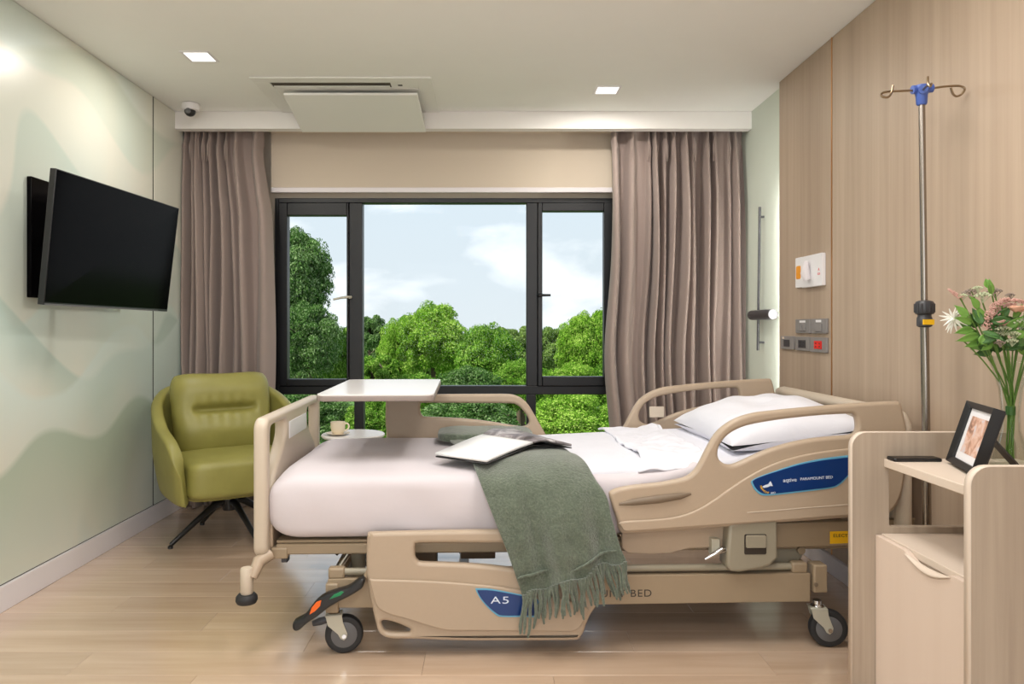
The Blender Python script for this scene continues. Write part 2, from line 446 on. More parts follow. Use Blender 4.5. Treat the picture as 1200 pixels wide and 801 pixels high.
lo = bpy.data.objects.new('fill_lamp', ld); C.objects.link(lo); lo.parent = w2; lo.location = (0, .04, 0); lo.rotation_euler = (PI/2, 0, 0)
# back wall with window opening
WX0, WX1, WZ0, WZ1 = -1.503, .875, .14, 2.093
YW = 5.05
wb = MB()
wb.box(XL-.1, WX0, YW+.03, YW+.2, 0, ZC); wb.box(WX1, XM+.1, YW+.03, YW+.2, 0, ZC)
wb.box(WX0, WX1, YW+.03, YW+.2, WZ1, ZC); wb.box(WX0, WX1, YW+.03, YW+.2, 0, WZ0)
struct(wb.build('wall_back', M_backwall, smooth=False), 'beige window wall')
# window
wn = thing('window_1', 'black aluminium window with three upper panes and lower lights', 'window', (0, YW, 0))
del wn['category']; wn['kind'] = 'structure'
def wbar(name, x0, x1, z0, z1, y0=0, y1=.08, par=None, bev=.004, mat=None):
    return bx(name, mat or M_black, par or wn, x0, x1, y0, y1, z0, z1, bevel=bev)
def wx(px): return (px-575)*YW/850
def wz(py): return H_CAM-(py-384)*YW/850
zt0, zt1 = wz(462), wz(452)     # transom
xm1a, xm1b, xm2a, xm2b = wx(409), wx(424.5), wx(617), wx(630)
fr = MB()
fr.box(WX0, WX0+.028, 0, .09, WZ0, WZ1); fr.box(WX1-.028, WX1, 0, .09, WZ0, WZ1)
fr.box(WX0+.028, WX1-.028, 0, .09, WZ1-.032, WZ1); fr.box(WX0+.028, WX1-.028, 0, .09, WZ0, WZ0+.05)
fr.build('window_frame', M_black, wn, bevel=.003)
wbar('transom', WX0+.028, WX1-.028, zt0, zt1)
wbar('mullion', xm1a, xm1b, zt1, WZ1-.032); wbar('mullion', xm2a-.0, xm2b, zt1, WZ1-.032)
wbar('mullion', wx(415), wx(426), WZ0+.05, zt0); wbar('mullion', wx(617), wx(628), WZ0+.05, zt0)
def sash(x0, x1, z0, z1, gx0, gx1, gz0, gz1):
    s = MB(); s.box(x0, gx0, -.012, .06, z0, z1); s.box(gx1, x1, -.012, .06, z0, z1)
    s.box(gx0, gx1, -.012, .06, gz1, z1); s.box(gx0, gx1, -.012, .06, z0, gz0)
    return s.build('sash', M_black, wn, bevel=.004)
def pane(x0, x1, z0, z1):
    o = bx('pane', M_glass, wn, x0-.004, x1+.004, .03, .034, z0-.004, z1+.004); return o
gl = [(wx(337), wx(406.5), wz(444), wz(252.5)), (wx(635.5), wx(707.5), wz(441), wz(247.5))]
s1 = sash(WX0+.03, xm1a-.001, zt1+.001, WZ1-.033, *gl[0]); pane(*gl[0])
s2 = sash(xm2b+.001, WX1-.03, zt1+.001, WZ1-.033, *gl[1]); pane(*gl[1])
pane(xm1b, xm2a, zt1, WZ1-.032)
pane(WX0+.03, wx(415), WZ0+.05, zt0); pane(wx(426), wx(617), WZ0+.05, zt0); pane(wx(628), WX1-.03, WZ0+.05, zt0)
h = MB(); z = wz(349); h.tube([(gl[0][1]+.03, -.012, z+.005), (gl[0][1]+.012, -.04, z+.005), (gl[0][1]-.03, -.045, z), (gl[0][1]-.085, -.045, z-.012)], [.011,.01,.008,.007], 10)
o = h.build('handle', M_fork, s1); o['label'] = 'pale grey casement handle'
h = MB(); z = wz(346); h.tube([(gl[1][0]-.03, -.012, z), (gl[1][0]-.02, -.04, z), (gl[1][0]+.055, -.045, z)], [.011,.01,.008], 10)
h.build('handle', M_blackplastic, s2)
# roller blind above the window
rb = thing('roller_blind', 'tan roller blind rolled down a little above the window', 'blind', (0, 4.99, 2.1))
bx('blind_fabric', M_blind, rb, -1.51, .90, 0, .004, .055, .49)
bx('bottom_bar', M_base, rb, -1.512, .902, -.008, .012, .02, .055, bevel=.004)
MB().tube([(-1.51, .012, .455), (.90, .012, .455)], .03, 16).build('roller_tube', M_blind, rb)
# curtain track
tr = thing('curtain_track', 'white curtain track hidden behind the soffit', 'curtain track', (0, 4.9, 2.56))
bx('rail', M_base, tr, XL+.002, XM-.002, -.012, .012, 0, .0395)

# ================================================================= CURTAINS
def curtain(name, label, pleats, e0, e1, edge, yc=4.9, amp=.15, side=1, z1=2.555, z0=.012):
    """pleats: photo columns of the pleats; e0/e1 edges; edge(z)-> x shift of the free edge"""
    pl = [(p-575)*yc/850 for p in pleats]; x0 = (e0-575)*yc/850; x1 = (e1-575)*yc/850
    def sharp(x, z):
        best = 0
        for i, c in enumerate(pl):
            gap = min([abs(c-q) for j, q in enumerate(pl) if j != i] + [.12])
            wd = max(.013, gap*.29)
            pinch = math.exp(-((z-2.455)/.035)**2)
            ww = wd*(1-.62*pinch)*(1 + .22*max(0, (2.3-z)))
            sway = .008*math.sin(z*2.1+i*1.7)
            d = abs((x-(c+sway))/ww)
            best = max(best, math.exp(-d**2.6)*(.72+.28*math.sin(i*2.3+1)))
        return best
    nx, nz = 260, 44
    def f(a, b):
        z = z1+(z0-z1)*b; x = x0+(x1-x0)*a
        wv = sharp(x, z); A = amp*(.55+.45*min(1, (z1-z)/.5))*(1+.12*math.sin(x*9+z))
        ex = edge(z)*(a if side > 0 else 1-a)
        y = yc - A*wv + .03*(1-wv)*math.sin(x*23)*.6 + .006*math.sin(z*5+x*31)
        return Vector((x+ex, y, z))
    t = thing(name, label, 'curtain', ((x0+x1)/2, yc, 0), group='window curtains')
    L = t.location
    m = MB().grid(f, nx, nz)
    o = m.build('cloth', M_curtain, t, solid=.003, angle=180)
    o.data.transform(Matrix.Translation(-L))
    for c in pl:
        h = MB(); 
        for k in (-1, 0, 1): h.tube([(c+k*.009-L.x, -.035-.006*(k == 0), 2.545), (c+k*.002-L.x, -.058-.004*(k == 0), 2.455), (c+k*.008-L.x, -.068-.008*(k == 0), 2.40), (c+k*.010-L.x, -.066, 2.30)], [.005,.004,.007,.002], 6)
        h.build('pinch_pleat', M_curtain, t)
    return t
curtain('curtain', 'taupe pinch pleat curtain at the left of the window, behind the green armchair',
        [211, 221, 228.5, 236, 242.5, 249, 260, 269, 281, 301.5], 208, 309, lambda z: .055*min(1, max(0, (2.35-z)/.4)) + .03*math.sin(max(0, 2.3-z)*1.3))
curtain('curtain', 'taupe pinch pleat curtain at the right of the window, beside the mint wall',
        [720, 738.5, 758, 766, 778, 786.5, 799.5, 810.5, 826, 834, 850.5, 859.5, 874], 715, 879, lambda z: -.05*math.exp(-((z-1.0)/.45)**2), side=-1)

# ================================================================= CEILING FITTINGS
def downlight(x, y, label, visible=True):
    t = thing('downlight', label, 'ceiling light', (x, y, ZC), group='square downlights')
    fr = MB(); s, e = .075, .062
    for a in ((-s, s, -s, -e), (-s, s, e, s), (-s, -e, -e, e), (e, s, -e, e)): fr.box(*a, -.004, -.0003)
    fr.build('trim_ring', M_white, t, smooth=False)
    bx('diffuser', M_lamp, t, -e, e, -e, e, -.003, -.0004)
    ld = bpy.data.lights.new('lamp', 'AREA'); ld.energy = P_DOWN; ld.size = .12; ld.color = (1, .95, .88)
    lo = bpy.data.objects.new('lamp', ld); C.objects.link(lo); lo.parent = t; lo.location = (0, 0, -.008)
downlight(-1.512, 3.77, 'square white downlight nearest the mural wall')
downlight(.69, 4.30, 'square white downlight near the soffit above the right curtain')
for x, y, l in ((-.85, 1.95, 'added ceiling fill panel over the floor before the bed foot'), (.6, 1.95, 'added ceiling fill panel near the bedside cabinet'), (-.2, -.3, 'added ceiling fill panel behind the viewer')):
    t = thing('ceiling_fill_panel', l, 'ceiling light', (x, y, ZC))  # unseen panels added to soften and fill the room light
    bx('panel_frame', M_white, t, -.31, .31, -.61, .61, -.012, -.0005); bx('diffuser', M_lamp, t, -.29, .29, -.59, .59, -.013, -.0118)
    ld = bpy.data.lights.new('lamp', 'AREA'); ld.shape = 'RECTANGLE'; ld.size = .56; ld.size_y = 1.16; ld.energy = P_PANEL; ld.color = (1, .97, .93)
    lo = bpy.data.objects.new('lamp', ld); C.objects.link(lo); lo.parent = t; lo.location = (0, 0, -.02)
# security camera
t = thing('dome_camera', 'small dark dome camera in a white ring under the ceiling', 'camera', (-1.885, 4.56, ZC))
MB().lathe([(.045,-.0005),(.055,-.006),(.055,-.03),(.05,-.045),(.035,-.05)], 24).build('housing', M_white, t)
MB().ball((0,-.012,-.052), .034, 12).build('dome', M_blackplastic, t)
MB().lathe([(.016,0),(.018,.006),(.012,.012)], 16, Matrix.Translation((0.004,-.05,-.062)) @ Matrix.Rotation(PI/2,4,'X')).build('lens', M_hub, t)
# air conditioner cassette
t = thing('air_conditioner', 'white ceiling cassette air conditioner with lowered front grille', 'air conditioner', (-.84, 4.07, ZC))
x0, x1 = -.515, .505
f = MB(); f.box(x0, x1, 0, .075, -.010, -.0005); f.box(x0, x0+.09, .075, .648, -.010, -.0005); f.box(x1-.085, x1, .075, .648, -.010, -.0005); f.box(x0+.09, x1-.085, .17, .648, -.010, -.0005)
f.build('panel_frame', M_acw, t, bevel=.002)
bx('slot', M_acdark, t, x0+.09, x1-.085, .075, .17, -.003, -.0006)
bx('cover_strip', M_acw, t, x1-.24, x1-.085, .077, .168, -.009, -.004)
bx('louvre', M_acw, t, x0+.1, x1-.25, .13, .165, -.012, -.008, M=None)
o = bx('sensor', M_blackplastic, t, x1-.2, x1-.175, .11, .13, -.011, -.009)
g = MB(); g.add([(x0+.14,.185,-.03),(x1-.095,.185,-.03),(x1-.085,.642,-.125),(x0+.13,.642,-.125),(x0+.14,.185,-.045),(x1-.095,.185,-.045),(x1-.085,.642,-.14),(x0+.13,.642,-.14)],
      [(0,1,2,3),(7,6,5,4),(0,4,5,1),(1,5,6,2),(2,6,7,3),(3,7,4,0)]); g.box(x0+.135, x1-.09, .60, .6415, -.13, -.029)
g.build('grille', M_acw, t, bevel=.003)

# ================================================================= TV
def tvpt(u, v, d):   # u 0..1 along the wall, v 0..1 up, d towards the room
    BL = W(51,357,2.985); BR = W(196,365,3.93); TL = W(66,197,2.985); TR = W(210,244,3.93)
    p = (BL*(1-u)+BR*u)*(1-v)+(TL*(1-u)+TR*u)*v
    n = ((BR-BL).cross(TL-BL)).normalized()
    if n.x < 0: n = -n
    return p + n*d
tv = thing('television', 'flat black television tilted on its wall arm over the mural', 'television', tuple(tvpt(.5,.5,-.04)))
def tvbox(name, mat, u0, u1, v0, v1, d0, d1, bev=.002):
    vs = [tvpt(u, v, d) - tv.location for d in (d0, d1) for u, v in ((u0,v0),(u1,v0),(u1,v1),(u0,v1))]
    return MB().add(vs, [(3,2,1,0),(4,5,6,7),(0,1,5,4),(1,2,6,5),(2,3,7,6),(3,0,4,7)]).build(name, mat, tv, bevel=bev)
tvbox('bezel', M_blackplastic, 0, 1, 0, 1, -.028, 0)
tvbox('screen', M_screen, .006, .994, .022, .992, .0002, .0012, 0)
o = tvbox('bottom_trim', M_hub, .003, .9, .0, .012, .0006, .003, 0); o['label'] = 'thin silver trim line'
tvbox('back_housing', M_blackplastic, .15, .85, .1, .6, -.06, -.0285, .01)
mt = thing('wall_mount', 'black backing board and arm carrying the television', 'wall bracket', (XL, 3.6, 1.6))
bx('backing_board', M_screen, mt, .0008, .022, -.39, .42, -.275, .262, bevel=.003)
MB().tube([(.022,.0,0),(.10,-.12,0),(.206,-.08,-.03)], .016, 10).build('arm', M_blackplastic, mt)

# ================================================================= WALL LAMP on the mint wall
t = thing('wall_reading_lamp', 'slim dark wall lamp on the mint wall with a cylindrical head', 'lamp', (XM, 4.50, 0))
zt, zb = 1.94, 1.05
MB().tube([(-.035,.02,zb),(-.03,0,zt)], .008, 12).build('rod', M_switchdark, t)
h = MB(); h.tube([(-.045,-.25,1.27),(-.050,.08,1.27)], .031, 20); h.build('lamp_head', M_switchdark, t, bevel=.004)
for z in (1.10, 1.88): MB().tube([(0-.0005,0.01,z),(-.034,0.01,z)], .007, 8).build('standoff', M_switchdark, t)
t = thing('strip_light', 'vertical strip light tucked behind the edge of the oak wall panel', 'lamp', (XM-.02, 4.1605, 1.5))
bx('light_strip', M_strip, t, -.018, .014, 0, .004, -.75, .5)
# ================================================================= HOSPITAL BED
TH, Y0 = math.radians(2.0), 2.68
cT, sT = math.cos(TH), math.sin(TH)
def PU(px, v): a = (px-575)/850; return (a*(v*cT+Y0)+v*sT)/(cT-a*sT)
def PB(px, py, v):
    u = PU(px, v); Y = u*sT+v*cT+Y0; return (u, H_CAM-(py-384)*Y/850)
def ring(pts, v): return [PB(x, y, v) for x, y in pts]
def bedworld(u, v, z): return Vector((u*cT-v*sT, u*sT+v*cT+Y0, z))
bed = thing('hospital_bed', 'beige electric hospital bed with moulded side rails, raised head rails and castors', 'bed', (0, Y0, 0), TH)
VN = -.03
head_out = [(713.5,578),(718,573.5),(727,570.5),(745,567.5),(770,565),(790,561.5),(802,558.5),(810,553.5),(817,545),(826,527.5),(837,508.5),(850,496.5),(865,488.5),(882,483.5),(900,481),(940,477),(1000,472),(1045,469.8),(1052,470.5),(1054.5,475),(1058,490),(1060.5,505),(1061,530),(1058,560),(1052,585),(1040,600),(1020,604),(993,605.5),(950,608.5),(912,611),(880,613.5),(850,616),(800,619.5),(765,622),(742,623.5),(730,624),(725,620),(722,607),(717,592)]
head_hole = [(840,532),(841,524),(845,516.5),(851,509.5),(860,503.5),(872,498.5),(890,494.5),(920,490),(960,486),(992,484.2),(998,485),(1001,489),(1002.5,497),(1002,503),(999,507.5),(990,509.5),(960,512),(930,517),(900,525.5),(880,534),(866,540.5),(856,543.8),(848,542.5),(842,538)]
head_panel = [(726,609),(760,606.5),(785,604),(803,599.5),(820,592),(838,580.5),(857,567),(876,555),(900,543),(925,534.5),(950,529),(975,525.5),(1000,523.5),(1030,523),(1048,524),(1054,530),(1054,556),(1049,580),(1038,596),(1015,600.5),(993,601.5),(950,604.5),(900,608.5),(850,612),(800,615.5),(745,619.5),(731,620),(727,616)]
label_out = [(877,561),(888,555.5),(905,549.5),(930,541.5),(955,536),(978,532.8),(1000,531),(1001,537),(996,547),(988,557),(980,565),(970,569.5),(940,573.5),(915,576.5),(898,578.2),(888,577.5),(881,572),(877.5,566)]
foot_out = [(431,626),(433,623),(437,622.3),(476,621.2),(540,620),(588,619.4),(628,619.2),(640,621),(651,626),(661,635),(671,651),(681,668),(690,684),(697,696),(699,702),(697,709),(691,718),(687,727),(683,738),(679,744.5),(672,747.6),(615,748),(560,748.2),(532,747.8),(485.6,746.2),(460,745.8),(450,743),(444,737),(440,724),(436,705),(433,688),(430.5,672),(430,650)]
foot_hole = [(486.5,640),(487.5,636.5),(490.5,634.4),(520,634.2),(588,634.2),(632,634.2),(642,636),(651,643),(659,653),(663,662),(661,668),(655,671),(645,671),(620,667),(600,664),(579,661.3),(551,659),(520,657.6),(495,656.8),(490,655),(487,650)]
foot_slot = [(447.5,727),(450,724.3),(458,725.2),(468,728.5),(479,733.3),(481.5,735.2),(480,738),(474,738.6),(462,738.4),(453,737),(449,732.5)]
foot_panel = [(434,675),(440,675.2),(476,676),(510,677.4),(540,679.5),(575,682.5),(600,686),(640,693),(672,701),(688,709),(686,716),(680,728),(673,734),(660,735.5),(600,735),(540,734.6),(521,733.8),(503,729),(485.6,723.5),(470,719),(457,715.5),(445,709),(440,700),(436.5,686)]
label2 = [(557,686),(560,685),(575,685.6),(600,690.3),(615,693.6),(628,697),(630,702),(630,712),(627,718),(612,718),(587.5,718),(580,715),(570,706),(562,696)]
def side_rail(name, label, outer, hole, panel, v, dz=0.0, du=0.0, extra=()):
    ref = VN
    def R(pts, n=3, dv=0.0): return [(u+du, z+dz) for u, z in catmull(ring(pts, ref-dv), n)]
    r = plate(name, M_bed, bed, R(outer), [R(h) for h in hole], .036, .013, 'y', (0, v, 0), res=4)
    if label: r['label'] = label
    return r, R
# near head rail
r, R = side_rail('side_rail', 'near head-end side rail with a blue name label', head_out, [head_hole], None, VN)
plate('rail_panel', M_bed, r, R(head_panel), [], .012, .0055, 'y', (0, VN-.0225, 0), res=3)
MB().tube([(PB(x, y, VN)[0], VN-.017, PB(x, y, VN)[1]) for x, y in ((724,589),(740,586.5),(770,583),(795,579.5),(808,577))], [.004,.013,.016,.013,.004], 12).build('grip_shade', M_beddark, r)  # dark tube stands in for the shade inside the grip groove
plate('label_edge', M_blueedge, r, R(label_out), [], .003, .001, 'y', (0, VN-.0295, 0), res=1)
cx, cy = np.mean([p[0] for p in label_out]), np.mean([p[1] for p in label_out])
plate('label_plate', M_bluelabel, r, R([(cx+(x-cx)*.965-.3, cy+(y-cy)*.9) for x, y in label_out]), [], .003, .001, 'y', (0, VN-.0307, 0), res=1)
def btxt(par, s, px, py, sizepx, mat=M_print, rot=0, sx=1.0, v=VN-.0326, align='LEFT'):
    u, z = PB(px, py, VN); return text('lettering', s, sizepx*Y0/850, mat, par, 'y', (u, v, z), rot, .0003, align, sx)
btxt(r, 'aqtive', 913, 560.6, 6.2, rot=.055, sx=1.1)
btxt(r, 'PARAMOUNT BED', 933, 559.2, 4.6, rot=.06, sx=1.02)
# small white emblem and ring of tiny letters at the left end of the label
e = MB(); 
eu, ez = PB(896, 567, VN)
emb = [PB(x, y, VN) for x, y in ((889,567.8),(892,566),(896,564.8),(898.5,561.2),(900,564),(901.3,567),(898,566.8),(896,568),(891,569))]
plate('emblem', M_print, r, emb, [], .001, 0, 'y', (0, VN-.0326, 0), res=0)
for k, ch in enumerate('PARAMOUNT BED'):
    a = math.radians(188+k*8.2); 
    if ch != ' ': text('lettering', ch, .010, M_yellow if k < 9 else M_print, r, 'y', (eu+.012+.040*math.cos(a), VN-.0326, ez+.004+.030*math.sin(a)), a+PI/2, .0003)
MB().tube([(PB(x, y, VN)[0], VN-.0285, PB(x, y, VN)[1]) for x, y in ((872,598),(900,596),(940,592.5),(993,588.5),(1030,585))], .0016, 6).build('moulded_line', M_bedlight, r)
# far head rail: the same moulding on the other side
r2, R2 = side_rail('side_rail', 'far head-end side rail standing behind the pillow', head_out, [head_hole], None, 1.0, .012, -.045)
bx('tag_holder', M_bedlight, r2, PU(761,.96), PU(778,.96), .955, .965, PB(0,492,.96)[1], PB(0,479,.96)[1], bevel=.002)['label'] = 'small pale tag holder clipped inside the rail'
# far foot rail raised, near foot rail lowered
r3, R3 = side_rail('side_rail', 'far foot-end side rail, raised', foot_out, [foot_hole, foot_slot], None, 1.0, .400, -.045)
r4, R4 = side_rail('side_rail', 'near foot-end side rail, lowered, with a small blue label', foot_out, [foot_hole, foot_slot], None, VN-.005)
plate('rail_panel', M_bed, r4, R4(foot_panel), [], .012, .0055, 'y', (0, VN-.0275, 0), res=3)
plate('label_edge', M_blueedge, r4, R4(label2), [], .003, .001, 'y', (0, VN-.0345, 0), res=1)
cx, cy = np.mean([p[0] for p in label2]), np.mean([p[1] for p in label2])
plate('label_plate', M_bluelabel, r4, R4([(cx+(x-cx)*.955+.4, cy+(y-cy)*.89) for x, y in label2]), [], .003, .001, 'y', (0, VN-.0357, 0), res=1)
btxt(r4, 'A', 574.5, 698.8, 11.5, v=VN-.0374, sx=1.5); btxt(r4, '5', 587.3, 698.8, 11.5, v=VN-.0374, sx=1.6)
# footboard, moulded panel with two corner grips and a label window
UF = -.845
zt = .858
fo = rrect(.0, .985, .345, zt, .045, 6)
g1 = catmull([(.062,.58),(.058,.70),(.060,.795),(.085,.820),(.20,.822),(.285,.818),(.298,.79),(.285,.75),(.22,.70),(.14,.65),(.085,.59)], 3)
g2 = [(.985-a, b) for a, b in reversed(g1)]
f = plate('footboard', M_bedlight, bed, fo, [g1, g2], .05, .016, 'x', (UF, 0, 0), res=4)
bx('label_window', M_white, f, UF+.0255, UF+.0285, .335, .65, .735, .805, bevel=.001)
plate('inner_panel', M_bed, f, rrect(.05, .93, .36, .60, .03), [], .012, .005, 'x', (UF+.028, 0, 0))
# headboard: slab with rounded corner posts and a tube along the top
UH = 1.555
hb = plate('headboard', M_bedlight, bed, rrect(.03, 1.05, .42, .84, .05), [], .035, .012, 'x', (UH, 0, 0), res=3)
MB().tube([(UH, .0, .40), (UH, .0, .825), (UH, .02, .848), (UH, .06, .858), (UH, 1.02, .862), (UH, 1.06, .852), (UH, 1.08, .828), (UH, 1.08, .40)], [.03,.03,.029,.026,.026,.029,.03,.03], 16).build('top_tube', M_bedlight, hb)
# upper frame
fz0, fz1 = .332, .392
uf0, uf1 = -.80, 1.53
m = MB(); m.box(uf0, uf1, .05, .09, fz0+.012, fz1-.008); m.build('upper_beam', M_bedmetal, bed, bevel=.006)
m = MB(); m.box(uf0, uf1, .90, .94, fz0+.012, fz1-.008); m.build('upper_beam', M_bedmetal, bed, bevel=.006)
for u in (-.78, -.25, .35, .95, 1.48): bx('cross_beam', M_beddark, bed, u-.025, u+.025, .09, .90, fz0+.02, fz1-.012, bevel=.003)
bx('mattress_deck', M_bedmetal, bed, -.80, .50, .06, .93, fz1-.007, fz1+.004, bevel=.003)
m = MB().box(0, 1.08, .06, .93, 0, .014, Matrix.Translation((.45, 0, .40)) @ Matrix.Rotation(-math.radians(6.5), 4, 'Y')); m.build('back_deck', M_bedmetal, bed, bevel=.003)
# lower skirt under the head rail
plate('rail_skirt', M_bed, bed, [PB(x, y, .02) for x, y in ((728,612),(728,641),(735,647),(760,648),(785,647),(800,643),(808,641.5),(860,640),(860,612))], [], .02, .005, 'y', (0, .02, 0))
plate('mount_beam', M_bedmetal, bed, [PB(x, y, .03) for x, y in ((905,612),(905,640),(1060,636),(1070,606))], [], .03, .004, 'y', (0, .03, 0))
y_ = [PB(x, y, .0) for x, y in ((974.5,623.5),(1012,622.5),(1012,636.5),(974.5,638))]
yl = plate('warning_sticker', M_yellow, bed, y_, [], .002, .0005, 'y', (0, .0125, 0), res=0)
u, z = PB(978, 628.5, .0); text('lettering', 'ELECTRIC', .017, M_darkprint, yl, 'y', (u, .011, z), .0, .0003, 'LEFT', 1.2)
# lower frame
def lowbeam(v, name='lower_beam'):
    a = PB(384, 678, -.02); b = PB(950, 705, -.02)
    return bx(name, M_bedmetal, bed, a[0], b[0], v-.02, v+.02, b[1], a[1], bevel=.004), a, b
lb, la, lb_ = lowbeam(.0)
lowbeam(.93)
u, z = PB(678, 696, -.02)
text('lettering', 'PARAMOUNT BED', 12.0*Y0/850*1.0, M_darkprint, lb, 'y', (PB(764, 695.7, -.02)[0], -.0206, z), .0, .0003, 'RIGHT', 1.12, spacing=1.12)
for v in (.0, .93):
    MB().tube([(la[0]+.02, v, la[1]+.02), (PB(930,676,0)[0], v, la[1]+.02)], .013, 12).build('slide_bar', M_greybeige, bed)
    for px in (395, 935):
        uu = PB(px, 676, 0)[0]; bx('bar_end', M_bedmetal, bed, uu-.03, uu+.03, v-.019, v+.019, la[1]-.002, la[1]+.038, bevel=.008)
for px in (392, 957): bx('cross_beam', M_bedmetal, bed, PU(px, 0)-.025, PU(px, 0)+.025, .0205, .9095, la[1]-.07, la[1]-.01, bevel=.004)
bx('end_post', M_bedmetal, bed, PU(949.5, 0), PU(965.5, 0), -.03, .03, PB(0, 706, -.02)[1], PB(0, 672, -.02)[1], bevel=.006)
bx('end_post', M_bedmetal, bed, PU(949.5, 0), PU(965.5, 0), .90, .96, PB(0, 706, -.02)[1], PB(0, 672, -.02)[1], bevel=.006)
bx('end_post', M_bedmetal, bed, PU(383, 0), PU(398, 0), -.03, .03, .155, .262, bevel=.006)
bx('end_post', M_bedmetal, bed, PU(383, 0), PU(398, 0), .90, .96, .155, .262, bevel=.006)
# castors
def castor(u, v, rz, lever=True):
    t = bpy.data.objects.new('castor', None); C.objects.link(t); t.parent = bed; t.location = (u, v, 0); t.rotation_euler = (0, 0, rz); t.empty_display_size = .05
    r = .069; off = .038
    RY = Matrix.Translation((off, 0, r)) @ Matrix.Rotation(PI/2, 4, 'X')
    MB().lathe([(r-.022,-.017),(r-.012,-.02),(r-.004,-.017),(r,-.009),(r,.009),(r-.004,.017),(r-.012,.02),(r-.022,.017)], 36, RY).build('tyre', M_tyre, t)
    MB().lathe([(.001,-.021),(r-.026,-.019),(r-.02,-.016),(r-.02,.016),(r-.026,.019),(.001,.021)], 36, RY).build('wheel_hub', M_hub, t)
    for s in (-1, 1):
        plate('fork', M_fork, t, [(-.028,.145),(.03,.145),(.034,.12),(.05,r+.008),(.048,r-.006),(off,r-.016),(off-.012,r-.010),(off-.022,r+.008),(-.02,.11)], [], .004, .001, 'y', (0, s*.026, 0), res=1)
    MB().tube([(off, -.033, r), (off, .033, r)], .008, 12).build('axle', M_chrome, t)
    bx('fork_crown', M_fork, t, -.03, .032, -.028, .028, .140, .147, bevel=.003)
    MB().lathe([(.022,.147),(.024,.15),(.016,.157),(.016,.17)], 20).build('swivel', M_chrome, t)
    if lever: MB().tube([(-.0,-.0,.128), (-.05,0,.118), (-.075,0,.112)], [.012,.014,.010], 10).build('brake_lever', M_switchdark, t)
    return t
uw = PU(391, 0); castor(uw, 0, math.radians(8)); castor(uw+.0, .93, math.radians(-20))
uw = PU(957.5, 0); castor(uw, 0, math.radians(-10), False); castor(uw, .93, math.radians(15), False)
# brake pedal with orange and green inserts
pd = [PB(x, y, -.06) for x, y in ((343.5,730),(346,726),(356,721),(362,714),(370,704),(380,696),(395,690.5),(408,686.5),(420,678),(426,676),(428,680),(424,688),(412,696),(398,703),(385,711),(372,721),(360,729),(352,736),(347,737.5),(344,735)) ]
p = plate('brake_pedal', M_blackplastic, bed, catmull(pd, 3), [], .045, .010, 'y', (0, -.055, 0), res=3)
plate('orange_insert', M_orange, p, [PB(x, y, -.08) for x, y in ((362.5,720),(365,712),(371,705),(376.5,703),(375,710),(369,716))], [], .004, .001, 'y', (0, -.0785, 0), res=0)
plate('green_insert', M_green, p, [PB(x, y, -.08) for x, y in ((386,702),(391,696.5),(400,692.5),(403,693.5),(399,697.5))], [], .004, .001, 'y', (0, -.0785, 0), res=0)
u, z = PB(427, 678, -.05); MB().tube([(u, -.045, z), (u+.02, 0.03, z+.03)], .009, 8).build('pedal_shaft', M_bedmetal, bed)
# bumper rollers on the foot-end corners
for sgn, v in ((1, .04), (-1, .93)):
    u, z = PB(291, 660, .0)
    b = bx('bumper_arm', M_bedmetal, bed, -.03, .03, -.02, .02, 0, .0, bevel=0) if False else None
    arm = MB(); uj = PU(318, v); arm.tube([(UF+.03, v, .352), (UF-.005, v-sgn*.03, .335), (u+.02, v-sgn*.06, .285)], [.022,.024,.018], 10)
    b = arm.build('bumper_arm', M_bed, bed)
    MB().lathe([(.019,.225),(.022,.232),(.022,.318),(.019,.322)], 20, Matrix.Translation((u, v-sgn*.06, 0))).build('roller_post', M_bedlight, b)
    MB().lathe([(.022,.192),(.034,.195),(.039,.205),(.038,.218),(.030,.227),(.020,.228)], 28, Matrix.Translation((u, v-sgn*.06, 0))).build('rubber_roller', M_tyre, b)
bx('corner_bracket', M_bedmetal, bed, UF+.028, UF+.09, .045, .095, .33, .372, bevel=.006)
bx('corner_bracket', M_bedmetal, bed, UF+.028, UF+.09, .895, .945, .33, .372, bevel=.006)
# foot-end lifting mechanism, behind the lowered rail
m = MB(); a = PB(398, 678, .1); b2 = PB(412, 640, .1); m.tube([(a[0], .12, la[1]), (b2[0], .12, .345)], .012, 12)
m.build('gas_strut', M_chrome, bed)
m = MB(); m.tube([(PU(420,.2), .2, la[1]-.06), (PU(420,.2), .2, .36)], .028, 16); m.build('lift_column', M_greybeige, bed)
m = MB(); m.tube([(PU(420,.2), .74, la[1]-.06), (PU(420,.2), .74, .36)], .028, 16); m.build('lift_column', M_greybeige, bed)
m = MB(); u, z = PB(400, 645, .06); m.tube([(u-.02, .06, z-.012), (u, .06, z+.006), (u+.03, .06, z+.015)], [.008,.009,.008], 8); m.build('release_lever', M_blackplastic, bed)
m = MB(); u, z = PB(337, 644, .06); m.box(u-.022, u+.002, .05, .09, .315, .343); m.build('stop_block', M_switchdark, bed, bevel=.004)
m = MB(); m.box(PU(515,.45), PU(600,.45), .43, .47, .275, .293); m.box(PU(540,.45), PU(580,.45), .40, .50, .21, .262); m.build('actuator_motor', M_beddark, bed, bevel=.004)
m = MB(); m.box(PU(487,.2), PU(512,.2), .18, .30, .20, .35); m.build('gear_box', M_beddark, bed, bevel=.006)
